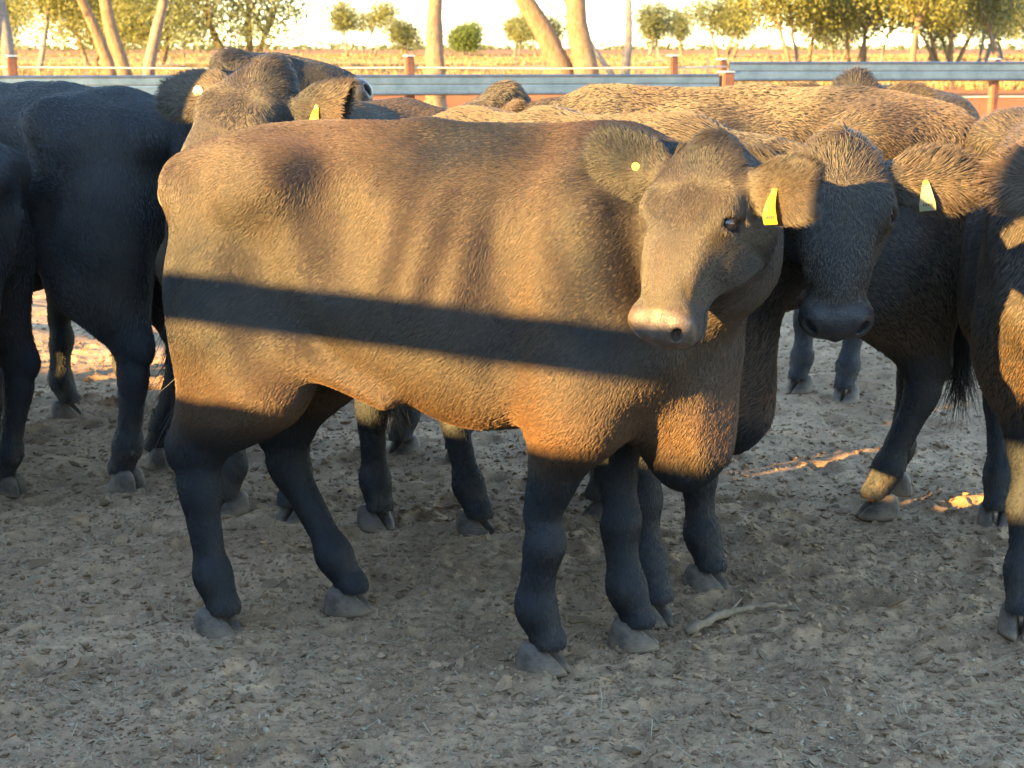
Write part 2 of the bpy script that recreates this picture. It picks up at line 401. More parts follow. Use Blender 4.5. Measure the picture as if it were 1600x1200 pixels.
def build_cow(label, feet_h, feet_f, poll, face_yaw, face_pitch, roll=0.0, scale=1.0, h_body=.012, h_head=.006, fur_n=40000, fur_len=.020,
              coat='coat', fur='fur', tags=(None, None), ear=((.1, 0.0), (.1, 0.0)), neck_bend=(0, 0, 0), tail_sway=0.0, head_scale=1.0, fur_top=1.0, seed=1,
              cant=0.0, ear_drop=(0, 0), dirty=0.0, width=1.0, detail=False, tail=True):
    """feet_h / feet_f: world XY of (right, left) hind and fore feet; poll: world point of the top of the head;
    face_yaw: world direction the face looks (degrees, 0 = +X, counter-clockwise); face_pitch: muzzle below level (degrees)"""
    rs = np.random.default_rng(seed)
    fh = [Vector((*p, 0)) for p in feet_h]; ff = [Vector((*p, 0)) for p in feet_f]
    ch = (fh[0] + fh[1]) / 2; cf = (ff[0] + ff[1]) / 2
    d = (cf - ch).normalized(); rz = math.atan2(d.y, d.x)
    ch = cf - d * .95 * scale                                 # trunk keeps its length whatever the stride
    mid = ((fh[0] + fh[1]) / 2 + cf) / 2; ch = mid - d * .5 * scale
    root = empty('cow', ch, rz); root.scale = (scale,) * 3
    Rm = np.array(Matrix.Rotation(-rz, 3, 'Z'))
    toL = lambda p: Rm @ (np.array([p[0], p[1], (p[2] if len(p) > 2 else 0.0)]) - np.array([ch.x, ch.y, 0])) / scale
    FH = [toL(p) for p in fh]; FF = [toL(p) for p in ff]
    P = toL(poll); yaw = R(face_yaw) - rz; pit = R(face_pitch)
    g = np.array([math.cos(yaw), math.sin(yaw), 0]); zz = np.array([0, 0, 1.0])
    A = math.cos(pit) * g - math.sin(pit) * zz; Nf = math.sin(pit) * g + math.cos(pit) * zz
    Sd = np.cross(Nf, A)                                      # to the animal's left
    cr, sr = math.cos(roll), math.sin(roll)
    Nf, Sd = Nf * cr + Sd * sr, Sd * cr - Nf * sr
    cc, sc_ = math.cos(cant), math.sin(cant); A, Sd = A * cc - Sd * sc_, Sd * cc + A * sc_   # tilt towards the animal's right
    HM = np.stack([A, Nf, Sd]).astype(np.float32); hs = head_scale
    H = lambda t, n, s: P + hs * (A * t + Nf * n + Sd * s)
    o = Ops()
    W = width
    # trunk
    def torso(p, F):
        tp, bt, w_, cz = lerp_tab(TORSO, np.clip(p[0], -.175, 1.275))
        w_ = w_ * W
        u = np.abs(p[1]) / w_
        v = np.where(p[2] > cz, (p[2] - cz) / (tp - cz), (cz - p[2]) / (cz - bt))
        e = np.where(p[2] > cz, 2.25, 2.5)
        k = (u ** e + v ** e) ** (1 / e)
        out = np.maximum(np.maximum(p[0] - 1.275, -.175 - p[0]), 0)
        return (k - 1) * np.minimum(w_, (tp - bt) * .5) * .95 + out
    o.fn((-.32, -.42, .35), (1.46, .42, 1.45), torso, .05)
    for s in (-1, 1):
        o.ell((.005, s * .15 * W, .90), (.165, .105, .25), .09)                      # thigh
        o.ell((.0, s * .135, .70), (.135, .090, .17), .08)
        o.ell((.165, s * .185 * W, .79), (.10, .070, .14), .09)                      # stifle
        o.cone((.205, s * .228 * W, 1.20), (.13, s * .222 * W, 1.15), .046, .05, .11)   # hook bone
        o.cone((.175, s * .185 * W, 1.21), (-.12, s * .10, 1.18), .05, .05, .12)
        o.ell((-.125, s * .095, 1.165), (.04, .04, .05), .07)                        # pin bone
        o.ell((.93, s * .185 * W, .98), (.125, .070, .24), .12)                      # shoulder
        o.cone((1.10, s * .160, .84), (.94, s * .180, .72), .09, .085, .09)          # upper arm
        o.ell((.355, s * .312 * W, 1.115), (.088, .080, .120), .10, cut=True)         # hollow in front of the hook
        o.ell((.785, s * .340 * W, .94), (.035, .065, .25), .09, cut=True)             # behind the shoulder
        o.ell((.15, s * .315 * W, .95), (.05, .05, .15), .10, cut=True)
    for s in (-1, 1):
        o.cone((.21, s * .215, .80), (.46, s * .225, .685), .030, .022, .07)            # flank fold
        o.cone((.98, s * .235, 1.14), (1.06, s * .19, .90), .030, .035, .07)            # edge of the shoulder blade
    o.cone((-.10, 0, 1.22), (.5, 0, 1.275), .045, .045, .08)                         # spine
    o.cone((.5, 0, 1.275), (1.0, 0, 1.275), .045, .05, .08)
    o.ell((1.16, 0, .62), (.105, .085, .165), .07)                                    # brisket
    o.ell((.26, .0, .74), (.09, .08, .05), .05)                                      # udder and navel flap
    def relief(p, F):
        rib = np.exp(-((p[0] - .60) / .16) ** 2) * np.exp(-((p[2] - .98) / .20) ** 2) * np.sin((p[0] + .25 * (1.0 - p[2])) * 62) * .0055
        mus = .008 * np.sin(p[0] * 19 + 3 * p[2]) * np.sin(p[2] * 15 + 2.0 * p[0]) * np.sin(p[1] * 11 + seed)
        return (rib + mus).astype(np.float32)
    o.fn((-.36, -.46, .50), (1.2, .46, 1.42), relief, .02, 'disp')
    # neck
    nb = np.array(neck_bend)
    back = H(.06, -.115, 0); thr = H(.13, -.16, 0)
    n0 = np.array([.97, 0, 1.16]); n1 = (n0 * .45 + back * .55) + nb; 
    o.cone(n0, n1, .13, .095, .10); o.cone(n1, back, .095, .072, .07)
    l0 = np.array([1.09, 0, .93]); l1 = (l0 * .45 + thr * .55) + nb
    o.cone(l0, l1, .13, .10, .10); o.cone(l1, thr, .115, .075, .09)
    mm = (n0 + l0) / 2; o.cone(mm, (n1 + l1) / 2, .165, .115, .10); o.cone((n1 + l1) / 2, (back + thr) / 2, .125, .09, .08)
    o.cone((l0 + np.array([.08, 0, -.20])), l1 + np.array([0, 0, -.05]), .045, .04, .08)   # dewlap
    # legs
    hoofs = []
    for s, f in ((-1, FH[0]), (1, FH[1])):
        fx, fy = f[0], f[1]; hx = -.085 + .47 * fx; 
        hip = (.04, s * .15, .82); st = (.12 + .15 * fx, s * .155, .70); hk = (hx, .6 * fy + .4 * s * .15, .445)
        ft = (fx * .92 - .022, fy * .97, .150); co = (fx + .012, fy, .075)
        o.cone(hip, st, .115, .105, .08); o.cone((st[0] - .03, st[1], .68), (hx + .042, hk[1], .52), .105, .060, .08, .85)
        o.cone((st[0] - .12, st[1] * .9, .68), (hx - .028, hk[1], .51), .085, .034, .07, .8)
        o.cone((hx + .016, hk[1], .48), (hx + .018, hk[1], .38), .056, .044, .05, .82)
        o.ell((hx - .044, hk[1], .480), (.028, .024, .045), .035)                        # point of hock
        o.cone((hx + .016, hk[1], .40), (ft[0], ft[1], .16), .044, .037, .04, .88)
        o.cone((hx - .018, hk[1], .40), (ft[0] - .020, ft[1], .19), .022, .018, .03)
        o.ell((ft[0] - .004, ft[1], ft[2]), (.034, .037, .042), .05)
        o.cone(ft, (co[0], co[1], .068), .036, .045, .04)
        hoofs.append((fx, fy, s, ft))
    for s, f in ((-1, FF[0]), (1, FF[1])):
        fx, fy = f[0], f[1]; kx = .900 + .75 * (fx - .92)
        el = (.93, s * .16, .68); kn = (kx, .65 * fy + .35 * s * .14, .335); ft = (fx - .020, fy * .99, .148); co = (fx + .012, fy, .075)
        o.cone((.95, s * .16, .78), (el[0], el[1], .66), .10, .092, .08); o.cone((el[0], el[1], .68), (kn[0] - .005, kn[1], .40), .094, .046, .07, .85)
        o.ell((el[0] - .075, el[1], .72), (.04, .035, .05), .06)                          # elbow
        o.ell((kn[0] + .010, kn[1], kn[2] + .005), (.040, .043, .055), .035)
        o.cone((kn[0], kn[1], .31), (ft[0], ft[1], .16), .041, .038, .05); o.cone((kn[0] - .018, kn[1], .30), (ft[0] - .018, ft[1], .19), .022, .020, .03)
        o.ell((ft[0] - .004, ft[1], ft[2]), (.035, .037, .042), .05)
        o.cone(ft, (co[0], co[1], .068), .036, .045, .04)
        hoofs.append((fx, fy, s, ft))
    # tail
    tp = [(-.13, 0, 1.215), (-.195, tail_sway * .1, 1.13), (-.205, tail_sway * .3, .95), (-.20, tail_sway * .7, .72), (-.19, tail_sway, .52)]
    if not tail: tp = [(-.10, 0, 1.15)] * 5
    for a, b, ra, rb in zip(tp, tp[1:], (.038, .026, .021, .018), (.026, .021, .018, .014)): o.cone(a, b, ra, rb, .03)
    # head
    lo = P - .72 * hs; hi = P + .72 * hs
    def tns(p):
        q = [p[i] - np.float32(P[i]) for i in range(3)]
        return [(HM[i][0] * q[0] + HM[i][1] * q[1] + HM[i][2] * q[2]) / np.float32(hs) for i in range(3)]
    def head(p, F):
        t, n, s = tns(p)
        hw, fr, bk = lerp_tab(HEAD, np.clip(t, -.045, .476)); cz = fr - (fr - bk) * .36
        u = np.abs(s) / hw; v = np.where(n > cz, (n - cz) / (fr - cz), (cz - n) / (cz - bk)); e = np.where(n > cz, 3.3, 2.2)
        k = (u ** e + v ** e) ** (1 / e)
        out = np.maximum(np.maximum(t - .476, -.045 - t), 0)
        return ((k - 1) * np.minimum(hw, (fr - bk) * .5) * .9 + out) * hs
    o.fn(lo, hi, head, .04)
    Ht = HM  # rows: axis, normal, side
    def hell(t, n, s, r, k=.03, cut=False, tilt=0.0, tilt2=0.0):
        M3 = Ht.copy()
        if tilt:
            c_, s_ = math.cos(tilt), math.sin(tilt); M3 = np.stack([Ht[0] * c_ + Ht[2] * s_, Ht[1], Ht[2] * c_ - Ht[0] * s_])
        if tilt2:
            c_, s_ = math.cos(tilt2), math.sin(tilt2); M3 = np.stack([M3[0], M3[1] * c_ + M3[2] * s_, M3[2] * c_ - M3[1] * s_])
        o.ell(tuple(H(t, n, s)), tuple(x * hs for x in r), k * hs, M3.astype(np.float32), cut)
    for s in (-1, 1):
        hell(.156, .008, s * .100, (.052, .038, .030), .035)                       # brow
        hell(.180, -.105, s * .078, (.095, .085, .036), .06)                      # cheek
        hell(.25, .000, s * .064, (.07, .022, .014), .05)                         # ridge running down from the eye
    hell(.005, -.01, 0, (.055, .048, .050), .05); hell(-.012, -.015, 0, (.035, .03, .026), .03)                                     # poll
    hell(.27, .020, 0, (.13, .025, .042), .04)
    hell(.430, -.045, 0, (.052, .058, .080), .03)                                 # muzzle pad
    hell(.438, -.018, 0, (.034, .028, .074), .02)
    hell(.408, -.100, 0, (.052, .030, .066), .03)                                # chin
    for s in (-1, 1):
        hell(.430, -.055, s * .044, (.046, .050, .040), .02)                      # upper lip
        hell(.430, -.020, s * .054, (.038, .034, .034), .02)                      # nostril wing
        hell(.178, -.004, s * .128, (.024, .028, .026), .014, True)               # socket
        hell(.159, .006, s * .121, (.012, .026, .018), .010, tilt=s * .15)         # upper lid
        hell(.200, -.006, s * .117, (.009, .022, .014), .010)                     # lower lid
        hell(.458, -.014, s * .062, (.016, .027, .013), .008, True, tilt2=s * .75)   # nostril
    o.fn(lo, hi, lambda p, F: (lambda t, n, s: (.011 * hs) * np.exp(-((n + .083 + .25 * np.maximum(0, .42 - t)) / .0045) ** 2) * np.clip((t - .33) * 20, 0, 1) * np.clip((.13 - np.abs(s)) * 30, 0, 1) * np.clip((.56 - t) * 20, 0, 1))(*tns(p)), .02, 'disp')
    # ears
    ears = []
    for i, s in ((0, -1), (1, 1)):
        up, fwd = ear[i]
        base = H(.070, -.045, s * .118); edir = unit(Sd * s * 1.0 + (-A) * up + Nf * fwd)
        face = unit(Nf * 1.0 + A * (.25 + ear_drop[i]) - edir * np.dot(Nf + A * (.25 + ear_drop[i]), edir)); wid = np.cross(edir, face)
        EM = np.stack([edir, face, wid]).astype(np.float32); c = base + edir * .110 * hs
        o.cone(base - edir * .02, base + edir * .06 * hs, .026 * hs, .022 * hs, .04)
        o.ell(tuple(c), (.125 * hs, .021 * hs, .070 * hs), .02, EM)
        ears.append((base, edir, face, wid, EM, c))
    # mesh
    cut_t = -.13
    def keep_head(V): return (np.linalg.norm((V - (P + hs * A * .18)), axis=1) < .40 * hs)
    lo_b = np.array([-.36, -.46, .05]); hi_b = np.array([1.5, .46, 1.42])
    Hlo = P + np.minimum.reduce([A * 0, hs * A * .5]) - .27 * hs; Hhi = P + np.maximum.reduce([A * 0, hs * A * .5]) + .27 * hs
    lo_b = np.minimum(lo_b, Hlo); hi_b = np.maximum(hi_b, Hhi)
    Fb, axb = eval_field(o, lo_b, hi_b, h_body); Vb, Qb = surface_nets(Fb, axb, h_body); Nb = grad_normals(Vb, Fb, axb, h_body)
    Fh, axh = eval_field(o, Hlo, Hhi, h_head); Vh, Qh = surface_nets(Fh, axh, h_head); Nh = grad_normals(Vh, Fh, axh, h_head)
    # the head box is meshed finer: drop the coarse cells inside it and keep one cell of overlap
    m_in = lambda V, e: ((V > Hlo + e) & (V < Hhi - e)).all(1)
    Qb = Qb[~m_in(Vb, 2.2 * h_body)[Qb].all(1)]
    Vh = Vh - Nh * .0004
    V = np.vstack([Vb, Vh]); N = np.vstack([Nb, Nh]); Q = np.vstack([Qb, Qh + len(Vb)])
    used = np.zeros(len(V), bool); used[Q.ravel()] = True; mp = np.cumsum(used) - 1; V = V[used]; N = N[used]; Q = mp[Q]
    me = np_mesh('body', V, Q)
    T = (V - P) @ HM.T.astype(np.float64) / hs; t, n, s = T[:, 0], T[:, 1], T[:, 2]
    hw_, fr_, bk_ = lerp_tab(HEAD, np.clip(t, -.045, .476)); cz_ = fr_ - (fr_ - bk_) * .36
    kk_ = (np.abs(s) / (hw_ + .02)) ** 2.3 + (np.where(n > cz_, (n - cz_) / (fr_ - cz_ + .02), (cz_ - n) / (cz_ - bk_ + .015))) ** 2.3
    inhead = (t > -.03) & (t < .52) & ((kk_ < 1.25) | ((t > .4) & (np.abs(s) < .1) & (n > -.14) & (n < .06)))
    muz = np.where(inhead, np.clip((t - (.405 + .045 * np.clip((-.02 - n) / .06, 0, 1))) / .02, 0, 1) * np.clip((n + .095) / .01, 0, 1), 0)
    eyed = np.minimum(np.linalg.norm((T - [.178, -.004, .120]), axis=1), np.linalg.norm((T - [.178, -.004, -.120]), axis=1))
    muz2 = np.maximum(muz, np.clip((.036 - eyed) / .01, 0, .35) * inhead)
    at = me.attributes.new('muzzle', 'FLOAT', 'POINT'); at.data.foreach_set('value', muz2.astype(np.float32))
    me.materials.append(M[coat]); body = obj('body', me, None, root)
    # fur -----------------------------------------------------------------
    Tri = np.vstack([Q[:, [0, 1, 2]], Q[:, [0, 2, 3]]]); a_, b_, c_ = V[Tri[:, 0]], V[Tri[:, 1]], V[Tri[:, 2]]
    area = np.linalg.norm(np.cross(b_ - a_, c_ - a_), axis=1) * .5
    cen = (a_ + b_ + c_) / 3; ed = np.minimum.reduce([np.linalg.norm(cen - (e[5]), axis=1) for e in ears])
    wgt = area * np.where(ed < .12 * hs, 2.2, 1.0) * np.where(inhead[Tri[:, 0]], 1.8, 1.0); cs = np.cumsum(wgt)
    ti = np.searchsorted(cs, rs.random(fur_n) * cs[-1]); u, v = rs.random(fur_n), rs.random(fur_n); sw = u + v > 1; u[sw], v[sw] = 1 - u[sw], 1 - v[sw]
    mixf = lambda X: X[Tri[ti, 0]] * (1 - u - v)[:, None] + X[Tri[ti, 1]] * u[:, None] + X[Tri[ti, 2]] * v[:, None]
    p0 = mixf(V); nn = mixf(N); nn /= np.linalg.norm(nn, axis=1, keepdims=True) + 1e-9
    mz = muz[Tri[ti, 0]]; ey = eyed[Tri[ti, 0]] * 1.0
    keep = (mz < .3) & ~((ey < .026) & inhead[Tri[ti, 0]]) & (p0[:, 2] > .055)
    p0, nn, ih = p0[keep], nn[keep], inhead[Tri[ti, 0]][keep]; ns = len(p0)
    flow = np.tile([-.70, 0, -.62], (ns, 1)).astype(np.float64)
    x, y, z = p0.T
    topw = (np.clip((z - 1.18) / .1, 0, 1) * (x < 1.12) * ~ih)[:, None]; flow = flow * (1 - topw) + np.array([-.95, 0, -.05]) * topw
    flow[:, 1] += np.sign(y) * .25 * topw[:, 0]
    low = np.clip((.62 - z) / .15, 0, 1)[:, None]; flow = flow * (1 - low) + np.array([-.15, 0, -1.0]) * low
    rump = np.clip((.02 - x) / .15, 0, 1)[:, None] * (1 - topw); flow = flow * (1 - rump) + np.array([-.1, 0, -1.0]) * rump
    w1 = vnoise(x * 5, y * 5, z * 5, seed); w2 = vnoise(x * 5 + 31, y * 5, z * 5, seed + 5)
    wav = .10 if fur_len < .018 else .24
    w3 = vnoise(x * 22, y * 22, z * 22, seed + 3); w4 = vnoise(x * 22 + 9, y * 22, z * 22, seed + 4)
    flow += np.stack([w1 * .4 + w3 * wav, (w1 - w2) * .25, w2 * .4 + w4 * wav], 1)
    Th = (p0 - P) @ HM.T.astype(np.float64) / hs
    hf = A[None] * np.clip((Th[:, 0] - .11 + .03 * w1) / .05, -.8, 1)[:, None] + Sd[None] * (Th[:, 2] * 7)[:, None]
    side = np.clip((.02 - Th[:, 1]) / .05, 0, 1)[:, None]; hf = hf * (1 - side) + (-Nf[None] * .6 - A[None] * .5 * np.sign(.2 - Th[:, 0])[:, None] * -1) * side
    hfur = (ih & (np.abs(Th[:, 0]) < .6))[:, None]; flow = np.where(hfur, hf + np.stack([w3, w4, w1], 1) * .28, flow)
    eartip = np.zeros(ns)
    for (base, edir, face, wid, EM, c) in ears:
        q = p0 - c; e1 = q @ edir / (.10 * hs); e2 = q @ face / (.03 * hs); e3 = q @ wid / (.062 * hs); ine = (np.abs(e1) < 1.1) & (np.abs(e2) < 1.2) & (np.abs(e3) < 1.15)
        rim = np.clip(np.sqrt(e1 ** 2 + e3 ** 2) - .55, 0, .5)
        flow = np.where(ine[:, None], edir[None] * .9 + wid[None] * (e3 * 1.1)[:, None] + np.stack([w3, w4, w1], 1) * .35, flow); eartip = np.where(ine, .25 + rim * 1.6, eartip)
    flow += rs.normal(0, .11, flow.shape)
    tan = flow - nn * (flow * nn).sum(1, keepdims=True); tan /= np.linalg.norm(tan, axis=1, keepdims=True) + 1e-9
    L = fur_len * (.65 + .7 * rs.random(ns))
    L *= np.where(ih, .75, 1.0) * (1 - .40 * np.clip((.60 - z) / .2, 0, 1)) * (1 + (fur_top - 1) * topw[:, 0])
    L *= 1 + .8 * np.clip((.64 - z) / .08, 0, 1) * np.clip((z - .5) / .05, 0, 1) * (np.abs(y) < .25)        # belly fringe
    pollw = np.clip((.10 - np.abs(Th[:, 0] - .0)) / .06, 0, 1) * (np.abs(Th[:, 2]) < .10) * (Th[:, 1] > -.14) * (Th[:, 1] < .12)
    L *= 1 + 1.0 * pollw * min(1, .02 / fur_len); L *= (1 + 1.2 * eartip) * np.where(eartip > 0, min(1, .017 / fur_len), 1)
    L *= np.where(ih & (Th[:, 0] > .22), .55, 1.0)
    lift = np.clip(rs.normal(.30, .12, ns) + .08 * pollw + .18 * eartip, .08, .95) * np.where(ih & (Th[:, 0] > .2), .6, 1.0)
    tailn = 700 if tail else 0
    k = np.linspace(0, 1, 4)
    pts = np.empty((ns, 4, 3), np.float32)
    for i, kk in enumerate(k):
        ang = lift * (1 - .5 * kk)
        pts[:, i] = p0 + (L * kk)[:, None] * (tan * np.cos(lift * (1 - .4 * kk))[:, None] + nn * np.sin(ang)[:, None])
    tone = np.clip(.5 + .5 * w1 + .25 * w3 + (-.40 if detail else .35) * topw[:, 0] - .9 * np.clip((.60 - z) / .15, 0, 1) + dirty + .3 * np.clip((.25 - z) / .1, 0, 1) + rs.normal(0, .15, ns), 0, 1)  # detail coat: topline hair colour darkened to stand for grazing light
    rust = np.clip(.30 * vnoise(x * 3.1, y * 3.1, z * 3.1, seed + 9) + .70 * np.clip((.82 - z) / .2, 0, 1) * np.clip((z - .5) / .1, 0, 1) + .35 * np.clip(1 - np.abs(x - .86) / .12, 0, 1) + .1 + rs.normal(0, .1, ns) - .5 * ih, 0, .9) * np.clip((z - .50) / .12, 0, 1)
    rad = np.full(ns, .00036 if detail else .00042) * (1 + .5 * rs.random(ns)) * (1.0 if detail else 1.5)
    # tail switch
    tt = rs.random(tailn); t0 = np.array(tp[3])[None] * (1 - tt[:, None]) + np.array(tp[4])[None] * tt[:, None] + rs.normal(0, .01, (tailn, 3))
    spread = rs.normal(0, .03, (tailn, 3)); spread[:, 2] = 0; Lt = .16 + .14 * rs.random(tailn)
    tpts = np.stack([t0 + spread * (kk ** 1.5) * 1.5 - np.array([0, 0, 1])[None] * (Lt * kk)[:, None] + rs.normal(0, .004, (tailn, 3)) for kk in k], 1)
    pts = np.vstack([pts, tpts.astype(np.float32)]); tone = np.append(tone, rs.random(tailn) * .4); rust = np.append(rust, np.zeros(tailn)); rad = np.append(rad, np.full(tailn, .0011))
    ntot = len(pts)
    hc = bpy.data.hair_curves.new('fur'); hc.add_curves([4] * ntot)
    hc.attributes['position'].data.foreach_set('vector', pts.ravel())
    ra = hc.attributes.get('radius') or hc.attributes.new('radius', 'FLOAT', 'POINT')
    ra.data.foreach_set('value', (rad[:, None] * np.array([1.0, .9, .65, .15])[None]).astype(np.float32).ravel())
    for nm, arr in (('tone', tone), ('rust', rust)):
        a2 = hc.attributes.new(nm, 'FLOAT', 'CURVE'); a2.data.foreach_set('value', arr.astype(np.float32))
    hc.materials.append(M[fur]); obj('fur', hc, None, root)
    # parts -----------------------------------------------------------------
    for fx, fy, s_, ft in hoofs:
        hb = bpy.data.objects.new('hoof', HOOF); col.objects.link(hb); hb.parent = root; hb.location = (fx - .012, fy, -.012)
        hb.rotation_euler = (0, 0, s_ * .12); hb.scale = (1.06, 1.16, .90)
        for q in (-1, 1):
            dc = bpy.data.objects.new('dewclaw', DEW); col.objects.link(dc); dc.parent = root; dc.location = (ft[0] - .036, ft[1] + q * .022, ft[2] - .012)
    for s_ in (-1, 1):
        e = bpy.data.objects.new('eye', EYE); col.objects.link(e); e.parent = root; e.location = tuple(H(.178, -.003, s_ * .114)); e.scale = (hs,) * 3
        if detail:
            pu = bpy.data.objects.new('pupil', PUPIL); col.objects.link(pu); pu.parent = e
            dd = unit(Sd * s_ + Nf * .75 - A * .15); pu.location = tuple(dd * .0165)
            pu.rotation_euler = Matrix(np.stack([A, dd, np.cross(A, dd)], 1).tolist()).to_euler()
    for i in (0, 1):
        if not tags[i]: continue
        base, edir, face, wid, EM, c = ears[i]
        kind = tags[i]; pos = c + face * (.014 * hs) - edir * .012
        w_ = -zz + edir * .12; w_ = unit(w_ - face * np.dot(w_, face) * .35)
        y_ = unit(face - w_ * np.dot(face, w_)); x_ = np.cross(y_, -w_)
        rot = Matrix(np.stack([x_, y_, -w_], 1).tolist()).to_euler()
        if 'flag' in kind:
            tg = obj('ear_tag', TAG.copy(), M['tag_pale'] if 'pale' in kind else M['tag'], root); tg.location = tuple(pos + y_ * .008); tg.rotation_euler = rot
            pn = obj('tag_pin', PIN.copy(), M['tag'], tg); pn.location = (0, .001, -.006)
            pr = obj('tag_print', PRINT.copy(), M['tag_print'], tg); pr.location = (0, .010, .0)
        if 'button' in kind:
            tg = obj('ear_button', BUTTON.copy(), M['tag_pale'] if 'pale' in kind else M['tag'], root); tg.location = tuple(pos + face * .008); tg.rotation_euler = rot
            tg.scale = (.55,) * 3 if 'small' in kind else (1,) * 3
            if 'small' not in kind:
                pn = obj('tag_pin', PIN.copy(), M['tag_pin'], tg)
    tag(root, label, 'cow', 'cattle standing in the yard')
    return root

QUICK = False
def q(n): return int(n * (.25 if QUICK else 1))
# ------------------------------------------------------------------ the ground
def gh(x, y):
    z = .010 * vnoise(x * 1.3, y * 1.3, 0 * x, 21) + .012 * vnoise(x * 5, y * 5, 0 * x, 22) + .008 * vnoise(x * 14, y * 14, 0 * x, 23)
    r = 1 - np.abs(vnoise(x * 33, y * 33, 0 * x, 24)); z = z + .007 * (r - .6)
    z = z + .004 * vnoise(x * 75, y * 75, 0 * x, 25)
    z = z + .010 * vnoise(x * 2.6 + 7, y * 2.6, 0 * x, 31)
    cs = .26; best = np.full(np.shape(x), 9.0)                    # hoof prints pressed into the floor
    for dx in (-1, 0, 1):
        for dy in (-1, 0, 1):
            ix, iy = np.floor(x / cs) + dx, np.floor(y / cs) + dy; zz0 = np.zeros_like(ix)
            jx, jy, on = hash3(ix, iy, zz0, 51), hash3(ix, iy, zz0, 52), hash3(ix, iy, zz0, 53)
            px_, py_ = (ix + .5 + .38 * jx) * cs, (iy + .5 + .38 * jy) * cs; an = on * 3
            ex = (x - px_) * np.cos(an) + (y - py_) * np.sin(an); ey = -(x - px_) * np.sin(an) + (y - py_) * np.cos(an)
            dd = np.sqrt((ex / 1.35) ** 2 + ey ** 2) + np.where(on > .35, 9, 0); best = np.minimum(best, dd)
    z = z - .024 * np.exp(-(best / .048) ** 4) + .010 * np.exp(-((best - .066) / .016) ** 2)
    return z - .006
def ground_mat():
    m = NT('dry_plain'); g = m.n('ShaderNodeNewGeometry').outputs['Position']
    sx = m.n('ShaderNodeSeparateXYZ'); m.l(g, sx.inputs[0])
    fine = m.noise(3.0, 8, .65, g); mid = m.noise(.16, 5, .6, g); big = m.noise(.03, 4, .6, g)
    red = m.mix(fine, (.26, .075, .017), (.40, .125, .030))
    grass = m.mix(m.ramp(mid, [(.35, (0, 0, 0)), (.7, (1, 1, 1))]), (.27, .155, .055), (.38, .24, .10))
    grass = m.mix(m.math('MULTIPLY', m.ramp(fine, [(.5, (0, 0, 0)), (.75, (1, 1, 1))]), .5), grass, (.17, .10, .04))
    d0 = m.math('ADD', sx.outputs[1], m.math('MULTIPLY', m.math('SUBTRACT', big, .5), 60))
    f1 = m.n('ShaderNodeMapRange', **{'From__Min': 52., 'From__Max': 84.}); m.l(d0, f1.inputs[0])
    f2 = m.n('ShaderNodeMapRange', **{'From__Min': 300., 'From__Max': 480.}); m.l(d0, f2.inputs[0])
    c = m.mix(f1.outputs[0], red, grass); c = m.mix(m.math('MULTIPLY', f2.outputs[0], .75), c, (.24, .095, .035))
    m.set(Base__Color=c, Roughness=.95, Specular__IOR__Level=.1)
    m.bump(m.noise(1.2, 8, .7, g), .8, .25)
    return m.m
def pen_mat():
    m = NT('trampled_manure_floor'); g = m.n('ShaderNodeNewGeometry').outputs['Position']
    n1 = m.noise(2.2, 5, .6, g); n2 = m.noise(28, 6, .65, g); n3 = m.noise(160, 4, .6, g)
    c = m.mix(m.ramp(n1, [(.35, (0, 0, 0)), (.65, (1, 1, 1))]), (.32, .190, .102), (.58, .36, .20))
    c = m.mix(m.ramp(n2, [(.38, (0, 0, 0)), (.62, (1, 1, 1))]), m.mix(.5, c, (.15, .10, .06)), c)
    c = m.mix(m.ramp(n3, [(.58, (0, 0, 0)), (.72, (1, 1, 1))]), c, (.52, .40, .25))
    m.set(Base__Color=c, Roughness=.95, Specular__IOR__Level=.15)
    m.bump(m.math('ADD', n2, m.math('MULTIPLY', n3, .5)), .8, .012)
    return m.m
M['plain'] = ground_mat(); M['pen'] = pen_mat()
V = []; ys = [-30, -10, 0, 10, 13, 16, 20, 26, 34, 44, 58, 76, 100, 130, 170, 230, 320, 450, 700, 1100, 1800, 3000, 4500]; xs = np.linspace(-1, 1, 25)
for yy in ys:
    for xx in xs: V.append((xx * (60 + abs(yy) * 1.0), yy, -.045))
Fq = [(r * 25 + k, r * 25 + k + 1, (r + 1) * 25 + k + 1, (r + 1) * 25 + k) for r in range(len(ys) - 1) for k in range(24)]
tag(obj('ground', np_mesh('ground', V, Fq), M['plain']), kind='structure')
def patch(name, x0, x1, y0, y1, step):
    nx = int((x1 - x0) / step) + 1; ny = int((y1 - y0) / step) + 1
    X, Y = np.meshgrid(np.linspace(x0, x1, nx), np.linspace(y0, y1, ny)); Z = gh(X, Y)
    V = np.stack([X.ravel(), Y.ravel(), Z.ravel()], 1); i = np.arange(nx * ny).reshape(ny, nx)
    F = np.stack([i[:-1, :-1].ravel(), i[:-1, 1:].ravel(), i[1:, 1:].ravel(), i[1:, :-1].ravel()], 1)
    return V, F
Va, Fa = patch('a', -1.9, 1.9, 2.7, 5.4, .0095); Vb, Fb_ = patch('b', -3.4, 3.4, 5.4, 13.0, .024); Vc, Fc_ = patch('c', -6, 6, -3, 2.7, .06)
Vd, Fd = patch('d', -6, -1.9, 2.7, 5.4, .06); Ve, Fe = patch('e', 1.9, 6, 2.7, 5.4, .06); Vf, Ff_ = patch('f', -6, -3.4, 5.4, 13, .06); Vg, Fg = patch('g', 3.4, 6, 5.4, 13, .06)
Vs = []; Fs = []; off = 0
for v_, f_ in ((Va, Fa), (Vb, Fb_), (Vc, Fc_), (Vd, Fd), (Ve, Fe), (Vf, Ff_), (Vg, Fg)): Vs.append(v_); Fs.append(f_ + off); off += len(v_)
